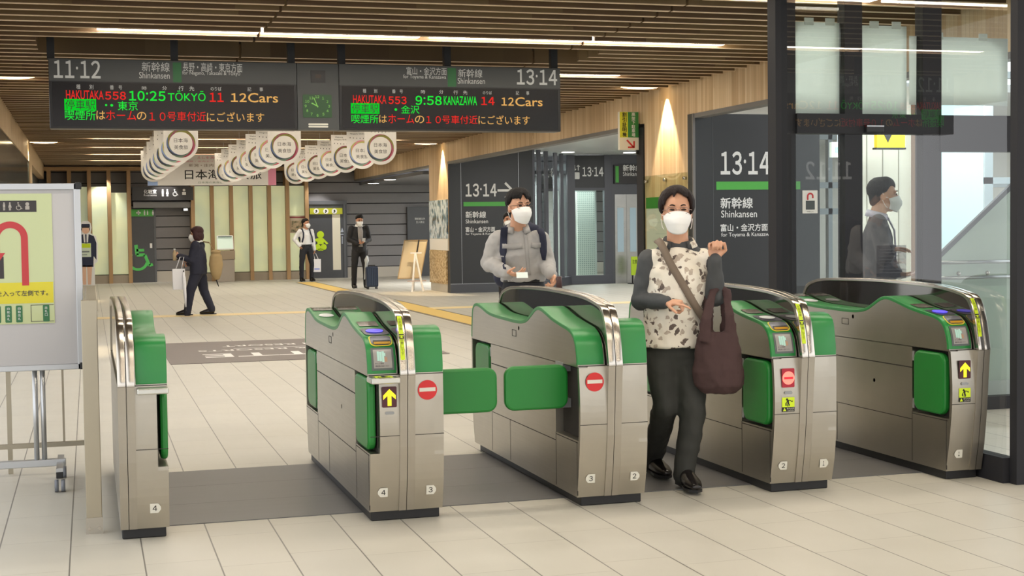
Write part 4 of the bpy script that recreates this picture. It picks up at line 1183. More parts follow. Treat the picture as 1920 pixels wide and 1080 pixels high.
text('lettering', '改札を入って左側です。', (-0.385, WY - 0.0046, 1.068), 0.33, 0.030, INKB, q, lift=0.0008, bold=0.01)
for i in range(5):
    x = -0.372 - i * 0.056 if i < 4 else -0.232
    q = MB().plate((x, WY - 0.0035, 0.955), 0.034, 0.092, depth=0.0015, r=0.006).build('green_tag', mat('tag_green', (40, 106, 60), 0.3), po)
    for k, ch in enumerate('自動改札' if i < 4 else '改札口'):
        text('lettering', ch, (x, WY - 0.0046, 0.985 - k * 0.019), 0.014, 0.014, LETTER, q, lift=0.0008)
m = pl(-0.312, -0.192, 1.0, 1.003, 0.0042).box(-0.312, -0.192, WY - 0.0042, WY - 0.003, 0.91, 0.913).box(-0.312, -0.309, WY - 0.0042, WY - 0.003, 0.91, 1.003)
m.build('outline_box', INKB, po)
for xs in ((-0.302, -0.262), (-1.23, -1.19)):
    for x in xs: MB().tube([(x, WY + 0.015, 0.11), (x, WY + 0.015, 0.66)], 0.014, 12).build('upright', ALU, t)
MB().box(-1.40, -0.150, WY, WY + 0.045, 0.105, 0.145).build('base_bar', ALU, t, bevel=0.004)
for x in (-0.18, -1.36):
    MB().bar((x, WY - 0.24, 0.12), (x, WY + 0.26, 0.12), 0.035, 0.02).build('foot', ALU, t)
    for y in (WY - 0.22, WY + 0.24):
        f = MB().box(x - 0.018, x + 0.018, y - 0.02, y + 0.02, 0.075, 0.11); f = f.build('caster', BLACK, t, bevel=0.003)
        m = MB()
        for s in (-0.017, 0.017): m.tube([(x + s - 0.010, y, 0.034), (x + s + 0.010, y, 0.034)], 0.033, 20)
        m.build('wheel', mat('caster_grey', (120, 124, 132), 0.5), f)
FEN = mat('fence_steel', (168, 160, 142), 0.38, 1.0)
t = thing('fence', 'brushed steel barrier with flat end post beside the narrow left gate', 'fence', (0, 7.7, 0))
MB().box(-0.041, 0.030, 6.81, 6.845, 0.0, 1.085).build('end_post', FEN, t, bevel=0.003)
MB().box(-0.024, 0.034, 6.846, 8.62, 1.03, 1.085).build('top_rail', FEN, t, bevel=0.006)
b = MB().box(-0.044, 0.033, 6.805, 6.812, 0.0, 0.075).build('foot_plate', STEEL_D, t)
m = MB()
for x in (-0.027, 0.016): m.disc((x, 6.805, 0.025), 0.008, depth=0.005)
m.build('bolt', CHROME, b)
MB().box(-0.025, 0.015, 6.845, 8.6, 0.12, 0.15).build('bottom_rail', FEN, t)
for k in range(13):
    y = 6.95 + k * 0.13
    MB().box(-0.012, 0.002, y - 0.006, y + 0.006, 0.15, 1.03).build('baluster', FEN, t)
MB().box(-0.02, 0.03, 8.58, 8.62, 0, 1.03).build('rear_post', FEN, t)
t = thing('fence', 'thin steel railing behind the whiteboard', 'fence', (-0.9, 8.68, 0))
MB().box(-2.4, -0.045, 8.67, 8.70, 0.145, 0.172).build('bottom_rail', FEN, t)
MB().box(-2.4, -0.045, 8.66, 8.71, 0.98, 1.03).build('top_rail', FEN, t)
for x, w in ((-0.165, 0.006), (-0.465, 0.013), (-0.77, 0.006), (-1.08, 0.013)):
    MB().box(x - w, x + w, 8.685 - w, 8.685 + w, 0.0 if w > 0.01 else 0.16, 1.0).build('post' if w > 0.01 else 'baluster', FEN, t)

# ================================================================== BACK WALL FITTINGS
def at_rect(Y, x0, y0, x1, y1):
    a = aty(x0, y1, Y); c = aty(x1, y0, Y); return a.x, c.x, a.z, c.z
YD = 39.9
PICT = mat('pictogram_white', (225, 225, 222), 0.5)
t = thing('restroom_sign', 'black overhead sign with restroom pictograms above the wheelchair door', 'sign', (1.97, 39.42, 2.2))
x0, x1, z0, z1 = at_rect(39.4, 248, 350, 362, 376)
MB().box(x0, x1, 39.4, 39.7, z0, z1).build('board', mat('sign_black', (44, 42, 42), 0.4), t)
zc = (z0 + z1) / 2 + 0.02
text('lettering', '化粧室', (x0 + 0.47, 39.4, zc + 0.035), 0.33, 0.11, PICT, t, lift=0.004, bold=0.015)
text('lettering', 'Restrooms', (x0 + 0.47, 39.4, zc - 0.06), 0.33, 0.05, PICT, t, lift=0.004)
m = MB(); person_icon(m, (x0 + 0.80, 39.398, zc), 0.2, d=0.004); person_icon(m, (x0 + 0.92, 39.398, zc), 0.2, skirt=True, d=0.004)
wheel_icon(m, (x0 + 1.12, 39.398, zc), 0.2, d=0.004); m.disc((x0 + 1.36, 39.398, zc + 0.07), 0.035, depth=0.004); m.plate((x0 + 1.36, 39.398, zc - 0.02), 0.10, 0.08, depth=0.004)
m.build('pictograms', PICT, t)
DOORG = mat('door_dark_grey', (74, 76, 80), 0.4, var=0.03)
def dstruct(n, *a): return struct('door_%d' % n, *a)
x0, x1, z0, z1 = at_rect(YD, 244, 405, 288, 525)
MB_ = MB().box(x0 - 0.0, x1, YD - 0.08, YD + 0.06, 0.0, z1)
d = dstruct(2, MB_, DOORG)
MB().box(x1, x1 + 0.05, YD - 0.09, YD + 0.06, 0, z1 + 0.25).box(x0, x1 + 0.05, YD - 0.09, YD + 0.06, z1 + 0.22, z1 + 0.27).build('door_frame', mat('door_frame_grey', (92, 94, 98), 0.4), d)
WG = mat('wheelchair_green', (86, 196, 96), 0.5)
m = MB(); wheel_icon(m, (aty(262, 480, YD).x - 0.05, YD - 0.083, aty(262, 478, YD).z), 0.92, d=0.004, head=False)
m.build('wheelchair_symbol', WG, d)
MB().box(x1 - 0.12, x1 - 0.06, YD - 0.1, YD - 0.08, 0.93, 1.06).build('door_button', WHITE, d)
t = thing('door_sign', 'green strip sign with white pictograms over the wheelchair door', 'sign', (1.42, YD - 0.1, 1.8))
x0, x1, z0, z1 = at_rect(YD - 0.1, 244, 392, 287, 406)
MB().box(x0, x1, YD - 0.12, YD - 0.09, z0, z1).build('board', SG, t)
m = MB(); zc = (z0 + z1) / 2
m.plate((x0 + 0.22, YD - 0.122, zc), 0.12, 0.04, depth=0.003).plate((x0 + 0.22, YD - 0.122, zc), 0.04, 0.12, depth=0.003)
person_icon(m, (x0 + 0.38, YD - 0.122, zc), 0.14, d=0.003); person_icon(m, (x0 + 0.46, YD - 0.122, zc), 0.12, d=0.003); person_icon(m, (x0 + 0.60, YD - 0.122, zc), 0.14, skirt=True, d=0.003)
m.build('pictograms', PICT, t)
struct('trim_10', MB().box(1.18, 2.76, 39.55, 40.0, 2.02, 2.18), mat('lintel_grey', (120, 118, 118), 0.4))
t = thing('wall_lamp', 'small lit lamp under the lintel right of the wheelchair door', 'wall lamp', (2.55, 39.6, 1.95))
MB().box(2.50, 2.62, 39.62, 40.0, 1.93, 2.02).build('body', BLACK, t); MB().box(2.51, 2.61, 39.61, 39.625, 1.94, 1.99).build('lens', DISC, t)
# nursing room door
x0, x1, z0, z1 = at_rect(YD, 580, 383, 649, 523)
d = dstruct(3, MB().box(x0, x1, YD - 0.06, YD + 0.06, 0, z1), DOORG)
MB().box(x0 - 0.04, x0, YD - 0.1, YD + 0.06, 0, z1 + 0.1).box(x1 - 0.10, x1 - 0.04, YD - 0.08, YD + 0.06, 0, z1 + 0.1).box(x0, x1, YD - 0.1, YD + 0.06, z1, z1 + 0.1).build('door_frame', mat('door_frame_grey', (92, 94, 98)), d)
a = at_rect(YD, 624, 402, 637, 506)
MB().box(a[0], a[1], YD - 0.065, YD - 0.05, a[2], a[3]).build('light_slot', mat('door_slot_cream', (232, 226, 204), 0.4), d)
YG = mat('baby_yellow_green', (200, 232, 30), 0.5)
bc = aty(601, 452, YD - 0.07); m = MB()
m.disc(bc + Vector((-0.0, 0, 0.18)), 0.10, depth=0.004)
m.shape([(-0.16, 0.06), (-0.06, 0.085), (0.07, 0.085), (0.22, -0.07), (0.17, -0.10), (0.09, -0.02), (0.09, -0.09), (-0.09, -0.09), (-0.09, -0.02), (-0.14, 0.0)], bc, depth=0.004)
for s in (-1, 1): m.disc(bc + Vector((s * 0.085, 0, -0.17)), 0.085, depth=0.004); m.plate(bc + Vector((s * 0.035, 0, -0.245)), 0.075, 0.05, depth=0.004)
m.build('baby_symbol', YG, d)
m = MB(); p = aty(641.5, 432, YD - 0.07); m.shape([(-0.05, -0.05), (0.05, -0.05), (0, 0.08)], p, depth=0.004); m.plate(p + Vector((0, 0, -0.11)), 0.10, 0.03, depth=0.004)
for k in range(4): m.plate(p + Vector((0, 0, -0.19 - 0.055 * k)), 0.035, 0.035, depth=0.004)
m.build('door_marks', mat('mark_grey', (176, 184, 200), 0.5), d)
t = thing('door_sign', 'yellow-green strip sign with three round pictograms over the baby room door', 'sign', (6.44, YD - 0.1, 1.8))
a = at_rect(YD - 0.12, 581, 390, 642, 402)
MB().box(a[0], a[1], YD - 0.12, YD - 0.06, a[2], a[3]).build('board', mat('strip_olive', (176, 178, 40), 0.5), t)
m = MB(); m2 = MB()
for px in (593, 611, 627):
    p = aty(px, 396, YD - 0.122); m.disc(p, 0.075, depth=0.003); m2.disc(p + Vector((0, -0.004, 0.02)), 0.022, depth=0.002); m2.bar(p + Vector((-0.02, -0.005, -0.04)), p + Vector((0.025, -0.005, 0.01)), 0.03, 0.002, up=(0, 1, 0))
m.build('round_badge', PICT, t); m2.build('pictograms', INK, t)
a = at_rect(YD, 596, 378, 616, 384)
# plain service door with notice at the right
a = at_rect(YD, 765, 388, 806, 521)
d = dstruct(4, MB().box(a[0], a[1], YD - 0.05, YD + 0.06, 0, a[3]), DOORG)
for s, r in (('関係者以外', (778, 408, 797, 412.5)), ('立入禁止', (780, 414, 796, 418.5))):
    c = at_rect(YD - 0.05, *r); text('lettering', s, ((c[0] + c[1]) / 2, YD - 0.05, (c[2] + c[3]) / 2), c[1] - c[0], c[3] - c[2], PICT, d, lift=0.004, bold=0.01)
# food poster between the fins
a = at_rect(39.55, 543, 404, 573, 437)
t = thing('wall_poster', 'small poster of food pictures between the oak fins, behind the man in the white shirt', 'poster', ((a[0] + a[1]) / 2, 39.55, a[2]))
MB().box(a[0], a[1], 39.55, 39.58, a[2], a[3]).build('sheet', mat('poster_beige', (176, 160, 136), 0.5), t)
g = NG('poster_photo', 0.4); n = g.noise(g.obj, 9.0, 3.0); g = g.color(g.ramp(n, [(0.35, (60, 62, 40)), (0.45, (120, 110, 80)), (0.55, (176, 150, 120)), (0.7, (80, 100, 60))]))
MB().box(a[0] + 0.03, a[1] - 0.03, 39.545, 39.55, a[2] + 0.03, a[3] - 0.14).build('picture', g, t)
MB().box(a[0], a[1], 39.545, 39.55, a[3] - 0.07, a[3] - 0.03).build('heading', mat('heading_maroon', (120, 40, 40), 0.5), t)
# information stand with a screen
t = thing('information_stand', 'beige information stand with a sloped white screen before the green glass', 'stand', (3.53, 38.95, 0))
MB().box(3.30, 3.76, 38.8, 39.15, 0, 0.60).build('base', mat('stand_taupe', (156, 146, 134), 0.5), t, bevel=0.01)
MB().box(3.28, 3.78, 38.78, 39.17, 0.60, 0.84).build('counter', mat('stand_brown', (150, 134, 112), 0.5), t, bevel=0.01)
m = MB(); U, V = Vector((1, 0, 0)), Vector((0, 0.35, 1)).normalized()
m.plate((3.53, 38.9, 1.05), 0.44, 0.40, U, V, 0.03, 0.02); sc = m.build('screen_frame', WHITE, t)
MB().plate(Vector((3.53, 38.9, 1.05)) + U.cross(V) * 0.031, 0.40, 0.34, U, V, 0.003).build('screen', mat('screen_mint', (214, 234, 220), 0.3, emit=0.25), sc)
m = MB().plate(Vector((3.53, 38.9, 1.20)) + U.cross(V) * 0.035, 0.36, 0.03, U, V, 0.002).plate(Vector((3.53, 38.9, 1.0)) + U.cross(V) * 0.035, 0.06, 0.02, U, V, 0.002)
m.build('screen_text', mat('screen_ink', (70, 100, 90), 0.5), sc)
# cardboard attendant
def standee(x, y, k):
    t = thing('cardboard_standee', 'flat life-size cardboard figure of a uniformed attendant holding a sign, right of the whiteboard', 'standee', (x, y, 0))
    H = 1.63 * k
    half = [(0.20, 0.0), (0.20, 0.55), (0.28, 0.62), (0.29, 1.10), (0.25, 1.28), (0.12, 1.36), (0.15, 1.50), (0.13, 1.62), (0.06, 1.68)]
    MB().shape([(a, b) for a, b in half] + [(-a, b) for a, b in half[::-1]], (x, y, 0), depth=0.012).build('board', WHITE, t)
    F_ = lambda pts, m, nm, l=0.014: MB().shape(pts, (x, y - l, 0), depth=0.001).build(nm, m, t)
    navy = mat('print_navy', (34, 40, 66), 0.5); skin = mat('print_skin', (226, 184, 156), 0.5)
    F_([(-0.10, 0.02), (-0.02, 0.02), (-0.01, 0.52), (-0.14, 0.52)], skin, 'leg'); F_([(0.02, 0.02), (0.10, 0.02), (0.14, 0.52), (0.01, 0.52)], skin, 'leg')
    F_([(-0.17, 0.48), (0.17, 0.48), (0.18, 0.75), (-0.18, 0.75)], navy, 'skirt')
    F_([(-0.19, 0.75), (0.19, 0.75), (0.25, 0.66), (0.26, 1.10), (0.20, 1.28), (0.06, 1.34), (-0.06, 1.34), (-0.20, 1.28), (-0.26, 1.10), (-0.25, 0.66)], navy, 'jacket')
    F_([(-0.05, 1.12), (0.05, 1.12), (0.07, 1.34), (-0.07, 1.34)], WHITE, 'shirt', 0.016); F_([(-0.012, 1.0), (0.012, 1.0), (0.018, 1.33), (-0.018, 1.33)], navy, 'tie', 0.018)
    MB().disc((x, y - 0.014, 1.44), 0.095, depth=0.001).build('face', skin, t)
    F_([(-0.11, 1.46), (-0.10, 1.40), (-0.085, 1.50), (0.085, 1.50), (0.10, 1.40), (0.11, 1.46), (0.09, 1.57), (-0.09, 1.57)], mat('print_hair', (36, 30, 30), 0.5), 'hair', 0.016)
    F_([(-0.11, 1.53), (0.11, 1.53), (0.10, 1.60), (-0.10, 1.60)], navy, 'cap', 0.018)
    s = F_([(-0.20, 0.74), (0.12, 0.74), (0.12, 1.10), (-0.20, 1.10)], mat('print_pale', (214, 226, 206), 0.5), 'held_sign', 0.018)
    MB().box(x - 0.19, x + 0.11, y - 0.021, y - 0.019, 0.98, 1.09).build('sign_heading', YELLOW, s)
    MB().box(x - 0.16, x + 0.08, y - 0.021, y - 0.019, 0.86, 0.90).box(x - 0.16, x + 0.02, y - 0.021, y - 0.019, 0.79, 0.81).build('sign_text', mat('print_grey', (120, 130, 130)), s)
    MB().bar((x, y + 0.01, 0.9), (x, y + 0.35, 0.0), 0.05, 0.012).build('prop', mat('cardboard', (170, 140, 100), 0.7), t)
p = aty(163, 520, 38.6); standee(p.x, 38.6, 1)
# oak planter bench edge seen by the left whiteboard is the fence rail: nothing more here

# ================================================================== RIGHT PILLARS
t = thing('photo_poster', 'blue and white photo poster on the far wooden pillar, above the cork cabinet', 'poster', (XR, 29.95, 1.14))
g = NG('poster_landscape', 0.15); n = g.noise(g.vec(g.math('MULTIPLY', g.y, 3.5), 0.0, g.math('MULTIPLY', g.z, 2.2)), 1.6, 6.0)
g = g.color(g.ramp(n, [(0.36, (40, 46, 56)), (0.45, (110, 140, 160)), (0.52, (224, 232, 238)), (0.6, (196, 212, 222)), (0.68, (70, 74, 70))]))
MB().box(XR - 0.02, XR, 29.12, 30.76, 1.15, 1.98).build('picture', g, t)
MB().box(XR - 0.02, XR, 29.12, 30.76, 0.90, 1.145).build('caption_sheet', PAPER, t)
t = thing('cork_cabinet', 'speckled cork coloured cabinet built against the far wooden pillar', 'cabinet', (XR + 0.15, 29.95, 0))
g = NG('cork_speckle', 0.5); n = g.noise(g.obj, 22.0, 4.0); g = g.color(g.ramp(n, [(0.35, (150, 118, 74)), (0.5, (196, 168, 122)), (0.62, (222, 204, 168))]))
MB().box(XR - 0.02, XR + 0.35, 29.27, 30.8, 0.18, 0.895).build('body', g, t); MB().box(XR, XR + 0.34, 29.27, 30.78, 0, 0.18).build('plinth', mat('pale_skirting', (196, 190, 178)), t)
struct('trim_11', MB().box(XR + 0.001, XR + 0.3, 29.1, 30.8, 0.895, 1.42), M_WOOD)
t = thing('notice_board', 'white notice with a green heading under a clear sheet, on the near wooden pillar', 'notice board', (XR, 17.3, 0.4))
MB().box(XR - 0.012, XR - 0.004, 16.65, 17.98, 0.42, 1.75).build('sheet', PAPER, t)
MB().box(XR - 0.016, XR - 0.011, 16.65, 17.98, 1.61, 1.76).build('heading', SIGNGREEN, t)
m = MB()
for k in range(6): m.box(XR - 0.0145, XR - 0.0115, 16.9, 17.75 - 0.1 * (k % 3), 1.42 - k * 0.15, 1.424 - k * 0.15)
m.build('ruled_lines', mat('rule_grey', (186, 190, 196), 0.6), t)
MB().box(XR - 0.036, XR - 0.030, 16.55, 18.04, 0.30, 2.05).build('cover_sheet', glass('acrylic', (242, 246, 240), 1.0), t)
for y in (16.65, 17.3, 17.95): MB().tube([(XR - 0.045, y, 1.98), (XR - 0.001, y, 1.98)], 0.022, 12).build('stand_off', CHROME, t)
# projecting bilingual sign
t = thing('projecting_sign', 'small yellow and green vertical sign with a red arrow beside the near pillar', 'sign', (7.13, 18.2, 2.42))
MB().box(6.985, 7.265, 18.2, 18.26, 2.42, 2.94).build('panel', mat('sign_cream', (226, 220, 204), 0.5), t)
q = MB().box(6.990, 7.125, 18.194, 18.2, 2.59, 2.935).build('yellow_field', mat('sign_yellow', (214, 214, 50), 0.45), t)
MB().box(7.105, 7.262, 18.193, 18.2, 2.59, 2.935).build('green_field', mat('sign_deep_green', (44, 128, 60), 0.45), t)
for k, ch in enumerate('割引証明機'): text('lettering', ch, (7.055, 18.193, 2.90 - k * 0.068), 0.06, 0.06, INK, t, lift=0.003, bold=0.015)
for k, ch in enumerate('高架下駐車場'): text('lettering', ch, (7.185, 18.193, 2.905 - k * 0.056), 0.052, 0.05, LETTER, t, lift=0.003, bold=0.015)
m = MB(); c = Vector((7.14, 18.197, 2.505)); m.bar(c + Vector((-0.05, 0, 0.05)), c + Vector((0.045, 0, -0.045)), 0.022, 0.003, up=(0, 1, 0)); m.bar(c + Vector((0.055, 0, -0.055)), c + Vector((0.055, 0, 0.035)), 0.022, 0.003, up=(0, 1, 0)); m.bar(c + Vector((0.06, 0, -0.05)), c + Vector((-0.035, 0, -0.05)), 0.022, 0.003, up=(0, 1, 0))
m.build('arrow', RED, t)
MB().box(7.24, 7.35, 18.21, 18.25, 2.36, 2.78).build('bracket', BLACK, t)

# ================================================================== LIFT SHAFT AND GLAZING
KY = 31.7
t = thing('lift_shaft', 'dark framed glazed lift shaft with sign 13·14 and perforated panels inside', 'lift', (11.4, KY, 0))
MB().box(11.022, 11.758, KY - 0.02, KY + 0.09, 2.282, 3.05).build('sign_panel', SIGNDARK, t)
b = MB().box(10.86, 11.02, KY - 0.03, KY + 0.1, 0.21, 3.055).box(11.76, 11.955, KY - 0.03, KY + 0.1, 0.21, 3.055).box(10.86, 11.955, KY - 0.03, KY + 0.1, 0.001, 0.209).box(11.021, 11.759, KY - 0.028, KY + 0.098, 2.22, 2.28)
b.build('frame', mat('lift_frame', (78, 80, 88), 0.4), t)
MB().box(11.022, 11.758, KY, KY + 0.006, 0.21, 2.22).build('glass_pane', GLASS, t)
g = NG('perforated_panel', 0.4)
fx_ = g.math('SUBTRACT', g.math('FRACT', g.math('DIVIDE', g.x, 0.05)), 0.5); fz_ = g.math('SUBTRACT', g.math('FRACT', g.math('DIVIDE', g.z, 0.05)), 0.5)
r2 = g.math('ADD', g.math('MULTIPLY', fx_, fx_), g.math('MULTIPLY', fz_, fz_))
g = g.color(g.mix(g.math('LESS_THAN', r2, 0.08), (214, 222, 214), (150, 164, 160)))
MB().box(11.25, 11.70, KY + 0.5, KY + 0.52, 0.2, 2.2).build('perforated_panel', g, t)
MB().box(11.03, 11.20, KY + 0.4, KY + 0.46, 0.2, 2.2).build('white_post', WHITE, t)
MB().box(10.9, 12.0, KY + 1.2, KY + 1.25, 0, 2.9).build('rear_panel', mat('lift_rear', (196, 206, 204), 0.5), t)
panel_text(t, KY - 0.02, [('13·14', (1092, 313, 1131, 331), LETTER, 0.012)])
m = MB(); p = aty(1081, 327, KY - 0.022)
m.disc(p, 0.001); m.plate(p + Vector((0, 0, -0.03)), 0.15, 0.16, depth=0.003, r=0.02)
for s in (-1, 1):
    m.bar(p + Vector((s * 0.045, -0.002, 0.09)), p + Vector((s * 0.045, -0.002, 0.22)), 0.02, 0.003, up=(0, 1, 0))
    for q in (-1, 1): m.bar(p + Vector((s * 0.045, -0.002, 0.09 if s < 0 else 0.22)), p + Vector((s * 0.045 + q * 0.035, -0.002, 0.13 if s < 0 else 0.18)), 0.018, 0.003, up=(0, 1, 0))
m.build('lift_pictogram', LETTER, t)
lamp('AREA', (11.4, KY + 0.28, 2.85), 110, (0.95, 1, 0.97), sx=0.6, sy=0.3)  # lamp without fixture, added to light the perforated panel
d = struct('door_5', MB().box(11.96, 13.6, KY, KY + 0.15, 0, 3.06), mat('lift_surround', (84, 86, 92), 0.42))
DS = m_steel('lift_door_steel', (196, 196, 194), 0.3)
MB().box(12.02, 12.31, KY - 0.02, KY, 0, 2.12).build('door_leaf', DS, d); MB().box(12.315, 12.62, KY - 0.02, KY, 0, 2.12).build('door_leaf', DS, d)
for x in (12.08, 12.40): MB().box(x, x + 0.16, KY - 0.026, KY - 0.02, 0.75, 1.80).build('door_window', mat('door_window_blue', (176, 200, 214), 0.12), d)
t = thing('lift_sign', 'dark sign with green bar reading Shinkansen above the lift doors', 'sign', (12.4, KY - 0.05, 2.37))
MB().box(12.0, 13.2, KY - 0.06, KY, 2.37, 2.82).build('board', mat('sign_black', (44, 42, 42)), t)
MB().box(12.03, 12.11, KY - 0.066, KY - 0.06, 2.40, 2.79).build('green_bar', SG, t)
a = at_rect(KY - 0.06, 1168, 309, 1203, 321); text('lettering', '新幹線', ((a[0] + a[1]) / 2, KY - 0.06, (a[2] + a[3]) / 2), a[1] - a[0], a[3] - a[2], LETTER, t, lift=0.004, bold=0.015)
a = at_rect(KY - 0.06, 1168, 322, 1205, 330); text('lettering', 'Shinkansen', ((a[0] + a[1]) / 2, KY - 0.06, (a[2] + a[3]) / 2), a[1] - a[0], a[3] - a[2], LETTER, t, lift=0.004)
t = thing('floor_sign', 'small yellow-green stand-up sign by the lift doors', 'sign', (12.5, 31.2, 0))
a = at_rect(31.2, 1184, 481, 1193, 516)
MB().box(a[0], a[1] + 0.06, 31.2, 31.23, a[2], a[3]).build('board', mat('strip_lime', (176, 206, 40), 0.5), t); MB().box(a[0] + 0.02, a[0] + 0.05, 31.2, 31.23, 0, a[2]).build('leg', BLACK, t); MB().box(a[0] - 0.05, a[1] + 0.1, 31.1, 31.33, 0, 0.02).build('foot', BLACK, t)
text('lettering', '注意', ((a[0] + a[1]) / 2 + 0.02, 31.2, (a[2] + a[3]) / 2 + 0.1), 0.12, 0.10, INK, t, lift=0.004)
# slanted glazing between the panel and the lift
gx0, gy0, gx1, gy1 = 9.18, 29.15, 10.86, KY
b = MB(); k = 0
for i in range(6):
    f = (0, 0.16, 0.36, 0.62, 0.80, 1)[i]
    x, y = gx0 + (gx1 - gx0) * f, gy0 + (gy1 - gy0) * f
    b.box(x - 0.035, x + 0.035, y - 0.05, y + 0.05, 0, 3.05)
b.bar((gx0, gy0, 0.1), (gx1, gy1, 0.1), 0.12, 0.19)
struct('trim_12', b, mat('lift_frame', (78, 80, 88)))
struct('window_32', MB().add([(gx0, gy0, 0.2), (gx1, gy1, 0.2), (gx1, gy1, 3.06), (gx0, gy0, 3.06)], [(0, 1, 2, 3)]), glass('glazing', (214, 226, 228), 3.0))
struct('wall_side_inner', MB().box(9.25, 10.9, 34.0, 34.1, 0, 3.0), mat('pale_wall', (200, 202, 200)))

# ================================================================== BEHIND THE GLASS SCREEN
def sheet(label, x0, x1, y, z0, z1, cat='poster'):
    t = thing('taped_sheet', label, cat, ((x0 + x1) / 2, y, z0), 'blank white sheets taped to the upper panes')
    g = [[(x0 + (x1 - x0) * i / 8, y + 0.012 * math.sin(i * 0.8) * (1 - j / 4), z0 + (z1 - z0) * j / 4) for i in range(9)] for j in range(5)]
    MB().sheet(g, 0.002).build('sheet', frosted('taped_sheet_white', (242, 246, 242), 0.45), t)
    for x in (x0 + 0.25 * (x1 - x0), x1 - 0.3 * (x1 - x0)): MB().box(x, x + 0.07, y - 0.006, y + 0.004, z1 - 0.02, z1 + 0.03).build('tape', mat('tape', (206, 206, 196), 0.4), t)
sheet('blank white sheet on the upper pane, first pane right of the corner post', 4.78, 5.148, 9.05, 2.165, 2.81)
sheet('blank white sheet on the upper pane, second pane right of the corner post', 5.292, 5.692, 9.05, 2.165, 2.80)
sheet('wide blank white sheet on the upper pane, above the glazed stair side', 5.72, 6.55, 9.06, 2.24, 2.735)
t = thing('notice_sticker', 'small white notice with a red horseshoe mark on the glass door', 'sticker', (4.89, DW - 0.01, 1.45))
MB().box(4.833, 4.951, DW - 0.006, DW - 0.002, 1.462, 1.624).build('paper', PAPER, t)
m = MB(); m.disc((4.893, DW - 0.007, 1.582), 0.026, depth=0.001, r0=0.014, a0=0, a1=PI, n=18); m.plate((4.873, DW - 0.007, 1.570), 0.012, 0.026, depth=0.001); m.plate((4.913, DW - 0.007, 1.576), 0.012, 0.014, depth=0.001)
m.build('red_mark', RED, t)
MB().plate((4.893, DW - 0.007, 1.520), 0.07, 0.062, depth=0.001).build('dark_mark', mat('notice_dark', (70, 76, 76), 0.5), t)
text('lettering', 'お知らせ', (4.893, DW - 0.007, 1.474), 0.05, 0.010, INK, t, lift=0.0008)
t = thing('door_sensor', 'small black door sensor with a silver edge under the header of the sliding door', 'sensor', (5.36, DW - 0.07, 2.03))
MB().box(5.295, 5.435, DW - 0.09, DW - 0.05, 2.03, 2.085).build('housing', BLACK, t, bevel=0.006); MB().box(5.297, 5.433, DW - 0.093, DW - 0.088, 2.07, 2.078).build('silver_edge', ALU, t)
t = thing('paper_notice', 'greyish printed notice taped low on the pane in front of the suited man', 'notice', (5.5, DW - 0.01, 0.99))
MB().add([(5.425, DW - 0.005, 0.985), (5.665, DW - 0.005, 0.985), (5.665, DW - 0.005, 1.225), (5.425, DW - 0.005, 1.225)], [(0, 1, 2, 3)]).build('film', glass('notice_film', (186, 186, 192), 0.4), t)
m = MB()
for k in range(8): m.box(5.445, 5.645 - 0.02 * (k % 3), DW - 0.0075, DW - 0.006, 1.195 - k * 0.024, 1.198 - k * 0.024)
m.build('printed_lines', mat('notice_line', (84, 84, 90), 0.6), t)
t = thing('overhead_sign', 'yellow overhead sign with black arrow, in the room behind the sliding door', 'sign', (8.3, 13.5, 2.19))
MB().box(8.13, 8.47, 13.5, 13.56, 2.19, 2.36).build('board', mat('sign_bright_yellow', (250, 214, 20), 0.5, emit=0.35), t)
MB().shape([(-0.05, 0.05), (0.0, -0.04), (0.05, 0.05)], (8.26, 13.498, 2.28), depth=0.003).build('arrow', INK, t); MB().box(8.12, 8.48, 13.495, 13.58, 2.17, 2.19).box(8.28, 8.32, 13.5, 13.56, 2.36, 3.47).build('frame', BLACK, t)
t = thing('exit_sign', 'small lit white and green exit sign behind the first glass pane', 'sign', (7.62, 13.4, 2.08))
MB().box(7.53, 7.69, 13.4, 13.45, 2.08, 2.24).build('box', mat('exit_white', (230, 244, 236), 0.4, emit=0.7), t); MB().box(7.57, 7.65, 13.395, 13.4, 2.13, 2.19).build('green_mark', mat('exit_green', (150, 224, 180), 0.4, emit=0.4), t); MB().box(7.6, 7.62, 13.41, 13.43, 2.24, 3.47).build('hanger', ALU, t)
# glazed stair side with handrail
ST = mat('stair_panel', (188, 198, 190), 0.3)
t = thing('stair_balustrade', 'glazed stair side with sloping dark edge and steel handrails', 'balustrade', (6.6, 9.62, 0))
MB().prism([(6.30, 0.13), (7.26, 0.13), (7.26, 1.87), (6.335, 1.125), (6.30, 1.09)], 'y', 9.62, 9.64).build('glass_panel', frosted('stair_glass', (206, 216, 208), 0.35), t)
MB().bar((6.30, 9.61, 1.10), (7.27, 9.61, 1.90), 0.03, 0.035).build('sloping_edge', mat('edge_grey', (88, 92, 96), 0.4), t)
for z in (1.072, 0.952): MB().tube([(6.25, 9.57, z), (7.27, 9.57, z)], 0.014, 12).build('handrail', ALU, t)
for x in (6.477, 6.737, 7.0): MB().ball((x, 9.57, 0.985), 0.018).build('knob', CHROME, t)
MB().box(6.25, 7.28, 9.61, 9.66, 0, 0.13).build('base', mat('stair_base', (190, 196, 194), 0.4), t)
lamp('AREA', (10.3, 33.0, 2.6), 200, (0.97, 1, 0.99), sx=1.2, sy=1.0)  # added lamp brightening the wall behind the slanted glazing
lamp('SPOT', (8.1, 10.6, 3.12), 260, (0.92, 0.97, 1), 0.04, ang=140)  # added spot without fixture, brightens the room beyond the door wall
lamp('AREA', (8.3, 12.7, 3.0), 160, (0.92, 0.97, 1), sx=1.6, sy=0.8)  # added area lamp, lights the frosted pane from behind
lamp('SPOT', (6.0, 11.4, 3.12), 70, (0.95, 0.98, 1), 0.03, ang=140)  # another added fill spot for the same room

